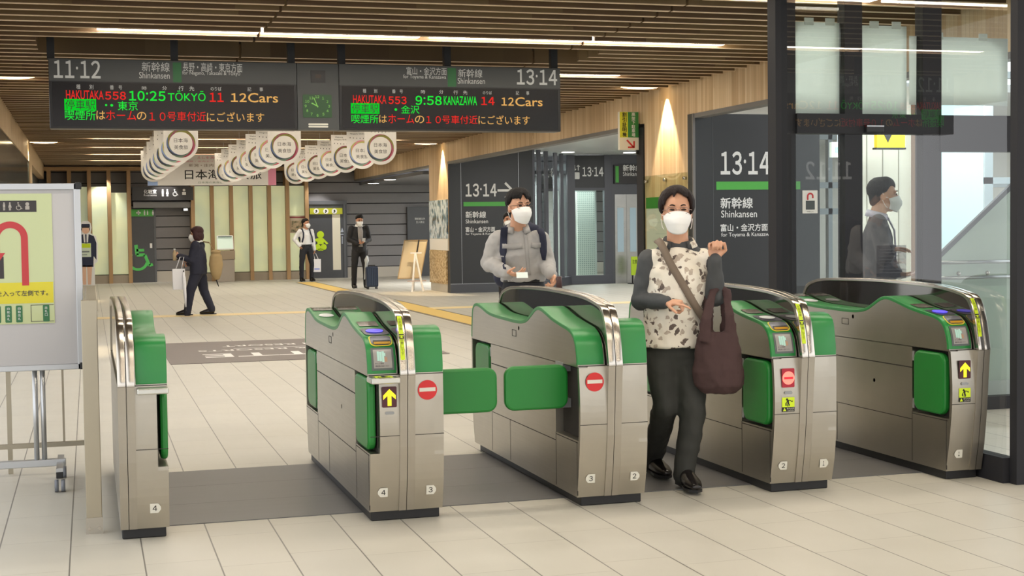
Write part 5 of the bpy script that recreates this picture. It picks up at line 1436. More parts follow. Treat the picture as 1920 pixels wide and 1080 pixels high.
# ================================================================== EASEL, SUITCASE
t = thing('easel', 'white folding easel holding a beige board seen from behind', 'easel', (6.8, 30.5, 0))
U, V = Vector((1, 0.05, 0)).normalized(), Vector((0.19, 0.10, 0.85)).normalized()
c = Vector((6.79, 30.4, 0.70)); 
bd = MB().plate(c, 0.53, 0.87, U, V, 0.02).build('board', mat('board_beige', (206, 190, 158), 0.6, var=0.04), t)
m = MB()
for a, w, h in ((-0.425, 0.53, 0.02), (0.425, 0.53, 0.02)): m.plate(c + V * a + U.cross(V) * 0.02, w, h, U, V, 0.012)
for a in (-0.257, 0.257): m.plate(c + U * a + U.cross(V) * 0.02, 0.016, 0.87, U, V, 0.012)
m.build('frame', mat('board_edge', (170, 146, 110), 0.6), bd)
EW = mat('easel_white', (236, 234, 232), 0.4)
p = aty(778, 475, 30.3)
for q in ((755, 544), (793, 547)):
    e = atz(q[0], q[1], 0.0); MB().bar(p + Vector((0, -0.03, 0)), (e.x, 30.1 if q[0] < 770 else 30.0, 0), 0.035, 0.03).build('leg', EW, t)
MB().bar((6.85, 30.45, 0.8), (6.95, 31.0, 0), 0.03, 0.03).build('leg', EW, t)
MB().bar((6.72, 30.28, 0.84), (6.97, 30.28, 0.84), 0.03, 0.03).build('cross_bar', EW, t)
MB().bar((6.88, 30.33, 0.85), (6.94, 30.38, 1.12), 0.025, 0.02).build('top_strut', BLACK, t)
MB().bar((6.60, 30.1, 0.235), (7.02, 30.1, 0.235), 0.02, 0.02).build('tray', mat('tray_pink', (196, 170, 160), 0.5), t)
t = thing('suitcase', 'dark blue wheeled suitcase standing beside the man in the black suit', 'suitcase', (6.2, 32.0, 0))
SU = mat('suitcase_blue', (44, 58, 84), 0.3)
MB().box(6.06, 6.33, 31.90, 32.12, 0.05, 0.515).build('shell', SU, t, bevel=0.03)
m = MB()
for x in (6.15, 6.19, 6.23, 6.27, 6.31): m.box(x - 0.045, x - 0.033, 31.893, 31.905, 0.09, 0.48)
m.build('ribs', mat('suitcase_rib', (70, 88, 118), 0.3), t)
for x in (6.14, 6.34):
    for y in (31.93, 32.09): MB().tube([(x - 0.055, y, 0.026), (x - 0.035, y, 0.026)], 0.026, 14).build('wheel', BLACK, t)
MB().tube([(6.12, 32.0, 0.5), (6.12, 32.0, 0.545), (6.27, 32.0, 0.545), (6.27, 32.0, 0.5)], 0.010, 8).build('handle', BLACK, t)

# ================================================================== PEOPLE
SKIN = mat('skin', (208, 158, 128), 0.5, var=0.04, vscale=20)
SKIN2 = mat('skin_tan', (190, 138, 108), 0.5, var=0.04, vscale=20)
MASK = mat('mask_white', (238, 238, 236), 0.75)
HAIRB = mat('hair_black', (19, 16, 16), 0.6, spec=0.25, bump=0.5, vscale=60, stretch=(3, 3, 0.5))
HAIRW = mat('hair_dark_brown', (34, 24, 22), 0.6, spec=0.25, bump=0.5, vscale=60, stretch=(3, 3, 0.5))
EYE = mat('eye_dark', (26, 18, 16), 0.2)
WRINK = bpy.data.textures.new('cloth_folds', 'CLOUDS'); WRINK.noise_scale = 0.075; WRINK.noise_depth = 2
UP = Vector((0, 0, 1))
def vox(mb, name, m, parent, size=0.012, it=4, folds=0.0, decim=None):
    """weld overlapping closed forms into one continuous skin"""
    o = mb.build(name, m, parent)
    r = o.modifiers.new('weld', 'REMESH'); r.mode = 'VOXEL'; r.voxel_size = size; r.use_smooth_shade = True
    if it:
        s = o.modifiers.new('soft', 'SMOOTH'); s.factor = 0.5; s.iterations = it
    if folds:
        d = o.modifiers.new('folds', 'DISPLACE'); d.texture = WRINK; d.strength = folds; d.mid_level = 0.5; d.texture_coords = 'LOCAL'
    dg = bpy.context.evaluated_depsgraph_get(); dg.update()
    me = bpy.data.meshes.new_from_object(o.evaluated_get(dg))
    old = o.data; o.modifiers.clear(); o.data = me; bpy.data.meshes.remove(old); me.name = name
    me.polygons.foreach_set('use_smooth', [True] * len(me.polygons))
    if not me.materials: me.materials.append(m)
    return o
def frame(f):
    """columns: person's left, back, up for a face looking along f"""
    f = Vector(f).normalized(); l = UP.cross(f)
    l.normalize(); u = f.cross(l); u.normalize()
    return Matrix((l, -f, u)).transposed()
def limb(mb, pts, rad, n=14):
    mb.tube(pts, rad, n)
    for p, r in zip(pts, rad):
        r = r if not isinstance(r, tuple) else min(r)
        mb.ball(p, r * 0.99, 12, 8)
def hand(mb, w, d, nrm, t, curl=0.3, k=1.0, spread=0.0, point=False, thumb=0.6):
    """palm, four fingers and a thumb. w wrist, d towards the fingers, nrm out of the palm, t towards the thumb"""
    w = Vector(w); d = Vector(d).normalized(); nrm = Vector(nrm); nrm = (nrm - d * nrm.dot(d)).normalized(); t = Vector(t); t = (t - d * t.dot(d) - nrm * t.dot(nrm)).normalized()
    R = Matrix((t, nrm, d)).transposed()
    mb.ball(w + d * 0.045 * k, (0.040 * k, 0.015 * k, 0.052 * k), 16, 10, R)
    mb.ball(w + d * 0.070 * k, (0.041 * k, 0.013 * k, 0.028 * k), 16, 10, R)
    mb.ball(w + d * 0.035 * k + t * 0.022 * k + nrm * 0.006 * k, (0.018 * k, 0.015 * k, 0.032 * k), 12, 8, R)
    L = ((0.042, 0.026, 0.020), (0.046, 0.029, 0.022), (0.042, 0.027, 0.021), (0.033, 0.020, 0.018))
    for i in range(4):
        off = 0.031 - 0.0207 * i
        p = w + d * (0.084 - 0.004 * abs(i - 1)) * k + t * off * k
        c = curl if not (point and i == 0) else curl * 0.12
        dirn = (d + t * spread * (1.5 - i) * 0.25).normalized()
        pts = [p - dirn * 0.015 * k, p]; ang = 0
        for j, l in enumerate(L[i]):
            ang += c * (1.15, 1.35, 0.9)[j]
            v = dirn * math.cos(ang) + nrm * math.sin(ang)
            p = p + v * l * k; pts.append(p)
        r = 0.0085 * k * (1, 1.02, 0.98, 0.86)[i]
        limb(mb, pts, [r * 1.05, r * 1.05, r, r * 0.93, r * 0.8], 10)
    b = w + d * 0.026 * k + t * 0.030 * k
    v1 = (t * 0.75 + d * 0.62 + nrm * 0.25).normalized(); v2 = (t * (0.75 - thumb) + d * 0.8 + nrm * thumb * 0.9).normalized()
    limb(mb, [b, b + v1 * 0.036 * k, b + v1 * 0.036 * k + v2 * 0.030 * k, b + v1 * 0.036 * k + v2 * 0.052 * k], [0.0125 * k, 0.0108 * k, 0.0098 * k, 0.0082 * k], 10)
def head_forms(mb, c, R, s=1.0):
    P = lambda x, y, z: c + R @ Vector((x * s, y * s, z * s))
    E = lambda x, y, z, a, b, d: mb.ball(P(x, y, z), (a * s, b * s, d * s), 22, 14, R)
    E(0, 0.014, 0.030, 0.074, 0.092, 0.086); E(0, -0.018, -0.030, 0.064, 0.074, 0.080); E(0, -0.044, -0.088, 0.040, 0.040, 0.030); E(0, -0.02, -0.072, 0.054, 0.056, 0.040)
    limb(mb, [P(0, -0.084, 0.012), P(0, -0.097, -0.012), P(0, -0.107, -0.030)], [0.009 * s, 0.011 * s, 0.014 * s], 10)
    for q in (-1, 1):
        E(q * 0.012, -0.095, -0.034, 0.010, 0.010, 0.008); E(q * 0.074, 0.012, -0.012, 0.010, 0.022, 0.032); E(q * 0.045, -0.058, -0.022, 0.022, 0.020, 0.020); E(q * 0.030, -0.072, 0.030, 0.026, 0.014, 0.010)
def face_parts(root, body, c, R, s, hairm, mask=True, glasses=None, smile=False):
    P = lambda x, y, z: c + R @ Vector((x * s, y * s, z * s))
    for q in (-1, 1):
        m = MB().ball(P(q * 0.031, -0.0835, 0.010), (0.0145 * s, 0.006 * s, (0.0048 if smile else 0.0062) * s), 14, 8, R); m.build('eye', EYE, body)
        m = MB(); pts = [P(q * (0.014 + 0.034 * i / 5), -0.0895 + 0.010 * (i / 5) ** 2 * 1.4, 0.030 + 0.006 * math.sin(PI * i / 5)) for i in range(6)]
        m.tube(pts, [0.002 * s, 0.0034 * s, 0.0036 * s, 0.0034 * s, 0.003 * s, 0.0015 * s], 8); m.build('eyebrow', hairm, body)
    if mask:
        g = []
        for i in range(13):
            v = i / 12; row = []
            fwd = 0.104 + 0.030 * math.sin(PI * min(1.0, v / 0.60) * 0.56) - 0.036 * (max(0, v - 0.45) / 0.55) ** 1.3 + 0.0020 * math.sin(v * 26)
            wid = 0.072 - 0.030 * max(0, v - 0.30) ** 1.1
            z = -0.006 - 0.116 * v
            for j in range(21):
                a = (j / 20 - 0.5) * 2 * (1.38 - 0.10 * v)
                y = -(fwd * (math.cos(a) ** 0.85 if math.cos(a) > 0 else 0)) - 0.004
                zz = z + 0.010 * (1 - v) * math.cos(1.6 * a) + (0.030 * v - 0.012 * (1 - v)) * (abs(a) / 1.4) ** 2
                row.append(P(wid * 1.06 * math.sin(a), y + 0.004, zz))
            g.append(row)
        mk = MB().sheet(g, -0.0022).build('mask', MASK, root)
        m = MB()
        for q in (-1, 1):
            for z in (-0.012, -0.100):
                m.tube([P(q * 0.071, -0.020, z * 0.85 - 0.006), P(q * 0.078, -0.004, (z - 0.01) * 0.7), P(q * 0.084, 0.020, -0.005 + (0.018 if z > -0.05 else -0.030))], 0.0018 * s, 6)
        m.build('ear_loop', MASK, mk)
    else:
        m = MB().tube([P(0.022 * (i / 3 - 1), -0.092 + 0.004 * abs(i / 3 - 1), -0.066 - 0.002 * math.cos((i / 3 - 1) * 2)) for i in range(7)], 0.0035 * s, 8); m.build('mouth', mat('lips', (170, 96, 88), 0.5), body)
    if glasses:
        gl = MB()
        for q in (-1, 1):
            ring = [P(q * 0.033 + 0.025 * math.cos(a), -0.104 + 0.012 * abs(q * 0.033 + 0.025 * math.cos(a)) / 0.06, 0.006 + 0.017 * math.sin(a)) for a in [2 * PI * i / 20 for i in range(21)]]
            gl.tube(ring, 0.0014 * s, 6)
            gl.tube([P(q * 0.058, -0.094, 0.010), P(q * 0.076, -0.06, 0.010), P(q * 0.080, 0.02, 0.006)], 0.0016 * s, 6)
        gl.tube([P(-0.009, -0.105, 0.010), P(0.009, -0.105, 0.010)], 0.0014 * s, 6)
        gl.build('glasses', glasses, root)
def hair_short(root, c, R, s, m, size=0.008, fringe=0.055, volume=1.0, nape=-0.045, part=0.02, style='fringe'):
    """locks combed from the crown over an ellipsoid, ending at a hairline that opens over the face"""
    mb = MB(); k = volume
    P = lambda x, y, z: c + R @ Vector((x * s, y * s, z * s))
    mb.ball(P(0, 0.034, 0.044), (0.078 * k * s, 0.082 * s, 0.082 * k * s), 22, 14, R); mb.ball(P(0, 0.058, 0.005), (0.073 * k * s, 0.054 * s, 0.080 * s), 20, 12, R); mb.ball(P(0, 0.070, nape), (0.056 * s, 0.034 * s, 0.040 * s), 16, 10, R)
    random.seed(int(abs(c.x * 100)) + 5)
    def S(az, el, off=0.0):              # az 0 = forehead, el 90 = crown
        ca, sa, ce, se = math.cos(az), math.sin(az), math.cos(el), math.sin(el)
        return P((0.080 * k + off) * sa * ce, 0.020 - (0.097 + off) * ca * ce, 0.036 + (0.090 * k + off) * se)
    r_ = math.radians
    n = 46
    for i in range(n):
        az = -PI + 2 * PI * i / n + random.uniform(-0.05, 0.05)
        d = abs(math.degrees(az))
        if style == 'fringe': e1 = (16 if d < 45 else 16 - (d - 45) * 0.9 if d < 75 else -18)
        else: e1 = (33 - d * 0.10 if d < 35 else 30 - (d - 35) * 1.9 if d < 68 else -30)
        if d > 100: e1 = -32
        e1 += random.uniform(-9, 9)
        sw = (0.22 if style == 'fringe' else 0.10) * (1 if math.sin(az) > part else -1) * (1 if d < 80 else 0.3)
        pts = [S(az * 0.9, r_(84), 0.0)]
        for j in range(1, 6):
            t = j / 5; el = 84 + (e1 - 84) * t
            pts.append(S(az + sw * t * t, r_(el), 0.004 * math.sin(PI * t) + (0.002 if d < 60 else 0.0)))
        limb(mb, pts, [0.009 * s, 0.0125 * s, 0.013 * s, 0.012 * s, 0.010 * s, 0.004 * s], 8)
    return vox(mb, 'hair', m, root, size, 1)
def shoe(root, heel, toe, m, k=1.0, sole=BLACK, lift=0.0):
    heel = Vector(heel); toe = Vector(toe); d = (toe - heel); L = d.length; d.normalize()
    side = d.cross(UP).normalized(); u = side.cross(d)
    mb = MB(); P = lambda a, b, c_: heel + d * a + side * b + u * c_
    mb.tube([P(-0.01, 0, 0.042), P(0.04, 0, 0.055), P(L * 0.5, 0, 0.046), P(L * 0.78, 0, 0.036), P(L, 0, 0.028)], [(0.032, 0.032), (0.054, 0.037), (0.046, 0.042), (0.034, 0.046), (0.022, 0.034)], 14, flat=u)
    mb.ball(P(0.035, 0, 0.085), (0.040, 0.040, 0.05)); mb.ball(P(L * 0.97, 0, 0.028), (0.034, 0.034, 0.022))
    o = vox(mb, 'shoe', m, root, 0.009, 3)
    g = [(-0.036, -0.02), (-0.030, L * 0.35), (-0.046, L * 0.7), (-0.036, L * 0.95), (0, L + 0.025), (0.036, L * 0.95), (0.046, L * 0.7), (0.030, L * 0.35), (0.036, -0.02), (0, -0.045)]
    g = [(b, a) for b, a in g]
    MB().shape(g, heel + u * (-0.002), side, d, 0.016 if side.cross(d).z > 0 else -0.016).build('sole', sole, o)
    return o
def figure(root, J, fb, fh, hs=1.0, skin=SKIN, vsize=0.008, hands=(), k=1.0):
    """skin: one continuous body from head to feet (slimmer than the clothes)"""
    fb = Vector(fb).normalized(); left = UP.cross(fb).normalized()
    R = frame(fh); mb = MB()
    head_forms(mb, J['head'], R, hs)
    hb = J['head'] + R @ Vector((0, 0.022, -0.06)) * hs
    limb(mb, [hb, J['neck']], [0.054 * hs, 0.060 * hs])
    mid = (J['pelvis'] + J['neck']) / 2
    mb.tube([J['pelvis'] - UP * 0.06, J['pelvis'], mid, J['neck'] - UP * 0.12 * k, J['neck'] - UP * 0.03 * k, J['neck'] + UP * 0.02], [(0.10 * k, 0.08 * k), (0.135 * k, 0.09 * k), (0.115 * k, 0.08 * k), (0.15 * k, 0.088 * k), (0.12 * k, 0.06 * k), (0.05, 0.05)], 20, flat=left)
    for s in 'LR':
        limb(mb, [J['sh' + s], J['el' + s], J['wr' + s]], [0.045 * k, 0.036 * k, 0.025 * k])
        limb(mb, [J['hip' + s], J['kn' + s], J['an' + s]], [0.075 * k, 0.05 * k, 0.034 * k])
        if 'toe' + s in J: limb(mb, [J['an' + s], J['an' + s] * 0.5 + J['toe' + s] * 0.5 + UP * 0.005, J['toe' + s] + UP * 0.025], [0.030 * k, 0.020 * k, 0.014 * k])
    for h in hands: hand(mb, *h[0], **h[1])
    return vox(mb, 'body', skin, root, vsize, 3), R
def sleeves(mb, J, k=1.0, r=(0.064, 0.052, 0.042), sides='LR', cuff=True):
    for s in sides:
        a, b, c = J['sh' + s], J['el' + s], J['wr' + s]
        limb(mb, [a, a.lerp(b, 0.5), b, b.lerp(c, 0.5), c], [r[0] * k, (r[0] + r[1]) / 2 * k, r[1] * 1.04 * k, (r[1] + r[2]) / 2 * k, r[2] * k])
def trousers(root, J, m, k=1.0, r=(0.098, 0.070, 0.058), size=0.014, top=0.10, folds=0.014, left=None):
    mb = MB(); p = J['pelvis']
    mb.tube([p - UP * 0.10, p - UP * 0.03, p + UP * top], [(0.14 * k, 0.105 * k), (0.168 * k, 0.118 * k), (0.150 * k, 0.108 * k)], 22, flat=left)
    for s in 'LR':
        a, b, c = J['hip' + s], J['kn' + s], J['an' + s]
        c = c + (c - b).normalized() * 0.035
        limb(mb, [a - UP * 0.02, a.lerp(b, 0.5), b, b.lerp(c, 0.5), c], [r[0] * k, (r[0] + r[1]) / 2 * k * 1.03, r[1] * k, (r[1] + r[2]) / 2 * k, r[2] * k])
    return vox(mb, 'trousers', m, root, size, 4, folds)
def collar(root, J, m, R, fb, r=0.066, h=0.045, open_=0.5, name='collar'):
    c = J['neck']; fb = Vector(fb).normalized(); left = UP.cross(fb)
    g = []
    for i in range(3):
        row = []
        for j in range(19):
            a = open_ + (2 * PI - 2 * open_) * j / 18
            rr = r + (0.0, 0.006, 0.020)[i]
            row.append(c + fb * math.cos(a) * rr * 1.0 + left * math.sin(a) * rr * 1.05 + UP * ((0.0, h, 0.004)[i] - 0.02 * math.cos(a)) - UP * 0.012)
        g.append(row)
    return MB().sheet(g, 0.004).build(name, m, root)
def at3(px, py, Y): return aty(px, py, Y)

# ---------------- woman in the floral vest, walking through the second lane
Yw = 6.95
J = dict(head=at3(1269, 398, 6.90), neck=at3(1271, 458, 6.95), pelvis=at3(1263, 652, 6.98),
         shR=at3(1217, 487, 6.98), elR=at3(1201, 563, 7.02), wrR=at3(1250, 566, 6.80),
         shL=at3(1327, 484, 6.92), elL=at3(1341, 556, 6.84), wrL=at3(1341, 486, 6.75),
         hipR=at3(1240, 662, 7.0), knR=at3(1247, 762, 6.92), anR=at3(1224, 858, 7.32),
         hipL=at3(1289, 662, 6.96), knL=at3(1300, 765, 6.84), anL=at3(1284, 878, 6.88))
fw = Vector((-0.30, -0.95, 0)); fh = Vector((-0.33, -0.94, 0.03))
J['toeL'] = Vector((J['anL'].x - 0.02, J['anL'].y - 0.17, 0)); J['toeR'] = Vector((J['anR'].x + 0.0, J['anR'].y - 0.13, 0.0))
left = UP.cross(fw).normalized()
woman = thing('person', 'woman in cream floral vest, white mask and glasses walking through a gate lane', 'person', (2.95, 6.95, 0))
hs = 0.98
body, R = figure(woman, J, fw, fh, hs, SKIN, 0.0048, hands=[
    ((J['wrR'], at3(1290, 568, 6.70) - J['wrR'], Vector((0, 0.4, -1)), fw), dict(curl=1.0, k=0.92, point=True, thumb=0.75)),
    ((J['wrL'], UP + Vector((0.0, 0.05, 0)), Vector((-0.35, -0.9, 0)), Vector((0.9, -0.3, 0))), dict(curl=1.12, k=0.95, thumb=0.9))], k=0.95)
face_parts(woman, body, J['head'], R, hs, HAIRW, glasses=mat('glasses_pale', (150, 130, 124), 0.3, 0.6), smile=True)
hair_short(woman, J['head'], R, hs, HAIRW, 0.005, 0.062, 1.10, -0.035, style='open')
g = NG('floral_vest', 0.8)
def blots(sc, off, th, amp):
    nw = g.noise(g.obj, 16.0, 2.0)
    v3 = g.vec(g.math('ADD', g.math('MULTIPLY', g.x, sc), g.math('MULTIPLY', nw, 2.0)), g.math('ADD', g.math('MULTIPLY', g.y, sc), off), g.math('ADD', g.math('MULTIPLY', g.z, sc), g.math('MULTIPLY', nw, 2.4)))
    vo = g.nt.nodes.new('ShaderNodeTexVoronoi'); g.put(vo.inputs['Vector'], v3); vo.inputs['Scale'].default_value = 1.0
    return g.math('LESS_THAN', g.math('ADD', vo.outputs['Distance'], g.math('MULTIPLY', g.noise(g.obj, 60.0, 4.0), amp)), th), g.white(vo.outputs['Color'])
b1, w1 = blots(23.0, 0.0, 0.60, 0.55)
b2, w2 = blots(26.0, 5.3, 0.66, 0.60)
n2 = g.noise(g.obj, 90.0, 3.0)
basec = g.mix(g.noise(g.obj, 9.0, 3.0), (222, 212, 192), (240, 236, 226))
basec = g.mix(g.math('MULTIPLY', b2, g.math('GREATER_THAN', w2, 0.35)), basec, g.mix(n2, (150, 134, 120), (206, 194, 178)))
VEST = g.color(g.mix(g.math('MULTIPLY', b1, g.math('GREATER_THAN', w1, 0.45)), basec, g.mix(n2, (44, 38, 36), (132, 116, 106))))
SHIRTD = mat('shirt_charcoal', (72, 74, 76), 0.8, var=0.12, vscale=30)
mb = MB(); sleeves(mb, J, 1.0, (0.060, 0.054, 0.036))
mb.tube([J['pelvis'] + UP * 0.1, J['neck'] - UP * 0.12, J['neck'] - UP * 0.02, J['neck'] + UP * 0.02], [(0.13, 0.09), (0.16, 0.095), (0.12, 0.065), (0.062, 0.062)], 20, flat=left)
vox(mb, 'shirt', SHIRTD, woman, 0.010, 4, 0.016)
collar(woman, J, SHIRTD, R, fw, 0.066, 0.040, 0.55)
N_ = J['neck']; P_ = J['pelvis']; mid = P_.lerp(N_, 0.5) + fw.normalized() * 0.015
mb = MB()
mb.tube([P_ + UP * 0.005, P_ + UP * 0.09, mid, N_ - UP * 0.155 + fw * 0.012, N_ - UP * 0.065, N_ - UP * 0.028, N_ - UP * 0.008], [(0.176, 0.135), (0.168, 0.133), (0.160, 0.125), (0.170, 0.125), (0.152, 0.088), (0.105, 0.074), (0.066, 0.066)], 26, flat=left)
for s in 'LR': mb.ball(J['sh' + s].lerp(N_, 0.18) - UP * 0.01, (0.058, 0.066, 0.056))
vest = vox(mb, 'vest', VEST, woman, 0.010, 4, 0.020)
cl = collar(woman, J, VEST, R, fw, 0.076, 0.035, 0.75, 'vest_collar')
# pocket flap, placket, hem
fwn = fw.normalized()
trousers(woman, J, mat('trousers_dark_olive', (48, 49, 46), 0.8, var=0.1, vscale=12), 0.94, (0.098, 0.074, 0.062), 0.012, 0.06, 0.018, left)
SHB = mat('shoe_black', (26, 22, 22), 0.22)
def foot_pair(root, J, m, k=1.0):
    for s in 'LR':
        a = J['an' + s]; t = J['toe' + s]
        h = Vector((a.x, a.y + 0.0, max(0.018, a.z - 0.085))) ; d = (t - Vector((a.x, a.y, t.z))).normalized()
        if a.z > 0.16: shoe(root, Vector((a.x, a.y, a.z - 0.10)) - d * 0.02, Vector((t.x, t.y, 0.02)), m)
        else: shoe(root, Vector((a.x, a.y, 0.018)) - d * 0.045, Vector((a.x, a.y, 0.018)) + d * 0.20 * k, m)
foot_pair(woman, J, SHB)
# shoulder strap across the vest
def band_over(root, pts, w, m, name, nrm, th=0.006):
    pts = smoothline([tuple(p) for p in pts], 6); g = []
    for i, p in enumerate(pts):
        p = Vector(p); t = (Vector(pts[min(i + 1, len(pts) - 1)]) - Vector(pts[max(i - 1, 0)])).normalized()
        n = nrm(p) if callable(nrm) else Vector(nrm); s = t.cross(n).normalized()
        g.append([p - s * w / 2, p, p + s * w / 2])
    return MB().sheet(g, th).build(name, m, root)
STRAP = mat('strap_taupe', (118, 104, 90), 0.75)
pts = [at3(1231, 449, 7.02), at3(1240, 458, 6.885), at3(1256, 492, 6.835), at3(1280, 533, 6.815), at3(1303, 572, 6.80), at3(1325, 608, 6.835), at3(1336, 640, 6.90)]
band_over(woman, pts, 0.040, STRAP, 'shoulder_strap', fw)
# tote bag on her left forearm
TOTE = mat('tote_maroon_brown', (66, 46, 45), 0.85, var=0.14, vscale=7, stretch=(3, 3, 0.6), bump=0.25)
tb = thing('tote_bag', 'large maroon-brown cloth tote bag hanging from the woman\'s bent arm', 'bag', at3(1350, 740, 6.72))
mb = MB(); Yt = 6.74
def ringp(px0, px1, py, d): 
    a, c = at3(px0, py, Yt), at3(px1, py, Yt); return (a + c) / 2, ((c - a).length / 2, d)
rows = [ringp(1312, 1380, 622, 0.035), ringp(1306, 1385, 660, 0.055), ringp(1302, 1391, 695, 0.07), ringp(1306, 1392, 722, 0.062), ringp(1322, 1376, 738, 0.035)]
mb.tube([r[0] for r in rows], [r[1] for r in rows], 26, flat=left)
hk = J['elL'] + Vector((0.0, -0.03, 0.03))
for a, b, c in (((1312, 628), (1322, 592), -0.02), ((1378, 626), (1366, 586), -0.02), ((1320, 628), (1326, 594), 0.05), ((1372, 626), (1360, 588), 0.05)):
    mb.tube([at3(a[0] + (7 if a[0] < 1340 else -8), a[1] + 14, Yt + c), at3(b[0] + 2, b[1] + 6, Yt + c), hk + Vector((0.0 + (-0.035 if a[0] < 1340 else 0.040), c, 0.0)), hk + Vector((0.0, c, 0.030))], [(0.040, 0.012), (0.030, 0.010), (0.024, 0.010), (0.018, 0.010)], 12, flat=left)
vox(mb, 'sack', TOTE, tb, 0.009, 3, 0.022)

# ---------------- man in the grey work shirt with backpack
Ym = 10.3
J = dict(head=at3(974, 388, 10.22), neck=at3(971, 432, 10.3), pelvis=at3(982, 536, 10.35),
         shR=at3(934, 449, 10.34), elR=at3(917, 494, 10.36), wrR=at3(951, 512, 10.12),
         shL=at3(1011, 447, 10.26), elL=at3(1024, 492, 10.24), wrL=at3(1034, 513, 10.10))
fw = Vector((-0.22, -0.97, 0)); fh = Vector((0.12, -0.98, -0.03)); left = UP.cross(fw).normalized()
p = J['pelvis']
for s, q in (('L', 1), ('R', -1)):
    J['hip' + s] = p + left * 0.09 * q - UP * 0.05; J['kn' + s] = p + left * 0.10 * q + Vector((0, -0.05 if q > 0 else 0.06, -0.46)); J['an' + s] = Vector((p.x + left.x * 0.1 * q, p.y + left.y * 0.1 * q + (-0.12 if q > 0 else 0.16), 0.10))
    J['toe' + s] = J['an' + s] + Vector((-0.03, -0.18, -0.1))
man = thing('person', 'man in light grey work shirt, glasses and white mask carrying a navy backpack', 'person', (p.x, p.y, 0))
hs = 1.04
body, R = figure(man, J, fw, fh, hs, SKIN, 0.0056, hands=[
    ((J['wrR'], at3(990, 520, 9.98) - J['wrR'], Vector((0.2, 0.3, 1)), Vector((0, -0.6, 0.8))), dict(curl=0.38, k=0.98, thumb=0.7)),
    ((J['wrL'], Vector((0.10, -0.35, -0.9)), Vector((-1, -0.2, 0)), Vector((0.1, -1, 0))), dict(curl=0.75, k=0.98, thumb=0.7))])
face_parts(man, body, J['head'], R, hs, HAIRB, glasses=mat('glasses_dark', (44, 36, 44), 0.3))
hair_short(man, J['head'], R, hs, HAIRB, 0.006, 0.042, 1.06, -0.06)
GREYS = mat('work_shirt_grey', (168, 166, 164), 0.8, var=0.06, vscale=9)
mb = MB(); sleeves(mb, J, 1.0, (0.074, 0.066, 0.050))
N_ = J['neck']; mid = p.lerp(N_, 0.5)
mb.tube([p + UP * 0.035, p + UP * 0.10, mid, N_ - UP * 0.16, N_ - UP * 0.07, N_ - UP * 0.03, N_ + UP * 0.005], [(0.168, 0.125), (0.178, 0.130), (0.172, 0.125), (0.190, 0.128), (0.165, 0.09), (0.11, 0.07), (0.066, 0.066)], 26, flat=left)
for s in 'LR': mb.ball(J['sh' + s].lerp(N_, 0.08), (0.075, 0.075, 0.066))
shirt = vox(mb, 'shirt', GREYS, man, 0.011, 3, 0.030)
collar(man, J, GREYS, R, fw, 0.070, 0.050, 0.45)
fwn = fw.normalized()
def on_chest(o, px, py, Y0, lift=0.004):
    """nearest surface point of a garment along the line of sight"""
    org = Vector((0, 0, CAM_H)) - root_loc(o.parent); d = ray(px, py).normalized()
    ok, loc, nr, _ = o.ray_cast(org, d)
    return (loc + root_loc(o.parent) - d * lift) if ok else aty(px, py, Y0)
SEAM = mat('shirt_seam', (120, 118, 118), 0.85)
for x0, x1, y in ((942, 980, 466), (996, 1014, 464)):
    g = []
    for i in range(9):
        px = x0 + (x1 - x0) * i / 8
        g.append([on_chest(shirt, px, y - 9 + (3 * abs(i - 4) / 4) * 0, 10.15, 0.006), on_chest(shirt, px, y - 5, 10.15, 0.008), on_chest(shirt, px, y + (2 if i in (3, 4, 5) else 0), 10.15, 0.009)])
    MB().sheet(g, -0.004).build('pocket_flap', mat('work_shirt_grey_flap', (160, 158, 156), 0.8), shirt)
g = [[on_chest(shirt, 985 + q + (yy - 430) * 0.08, yy, 10.15, 0.005) for q in (-3.2, 0, 3.2)] for yy in range(436, 524, 8)]
MB().sheet(g, -0.003).build('placket', mat('work_shirt_grey_flap', (160, 158, 156)), shirt)
NAVYB = mat('dark_trousers', (30, 31, 38), 0.8, var=0.1)
trousers(man, J, NAVYB, 1.0, (0.098, 0.072, 0.060), 0.016, 0.06, 0.016, left); foot_pair(man, J, SHB)
MB().tube([p + UP * 0.045 + left * 0.152 * math.cos(a) + fwn * 0.110 * math.sin(a) for a in [2 * PI * i / 30 for i in range(31)]], 0.016, 8).build('belt', BLACK, man)
NAVY = mat('backpack_navy', (30, 34, 56), 0.75, var=0.1)
bp_ = thing('backpack', 'navy backpack worn by the man in the grey shirt', 'backpack', p + Vector((0.02, 0.26, 0.1)))
mb = MB(); bc = p + fwn * -0.23 + UP * 0.27
mb.ball(bc, (0.16, 0.10, 0.26)); mb.ball(bc - UP * 0.20 - left * 0.06, (0.17, 0.11, 0.12)); mb.box(bc.x - 0.13, bc.x + 0.13, bc.y - 0.08, bc.y + 0.08, bc.z - 0.25, bc.z + 0.2)
vox(mb, 'pack', NAVY, bp_, 0.02, 4)
for xs, nm in (((938, 420), (944, 436)), ((1003, 418), (1016, 436))): pass
for seq in ([(946, 428), (945, 440), (944, 456), (943, 472), (944, 488), (946, 503)], [(1012, 428), (1017, 440), (1019, 456), (1019, 472), (1020, 488)]):
    g = []
    for i, (px, py) in enumerate(seq):
        w = 6.5 if i < 4 else 3.0
        g.append([on_chest(shirt, px + q * w, py, 10.2, 0.010) for q in (-1, -0.3, 0.3, 1)])
    MB().sheet(g, -0.012).build('shoulder_strap', NAVY, bp_)
card = thing('card', 'small white card held in the right hand of the man in the grey shirt', 'card', at3(978, 515, 10.0))
c = at3(979, 516, 9.985); MB().plate(c, 0.085, 0.054, Vector((1, -0.2, 0)).normalized(), Vector((0.1, 0.5, 0.6)).normalized(), 0.0015).build('card_sheet', mat('card_white', (224, 236, 232), 0.3), card)
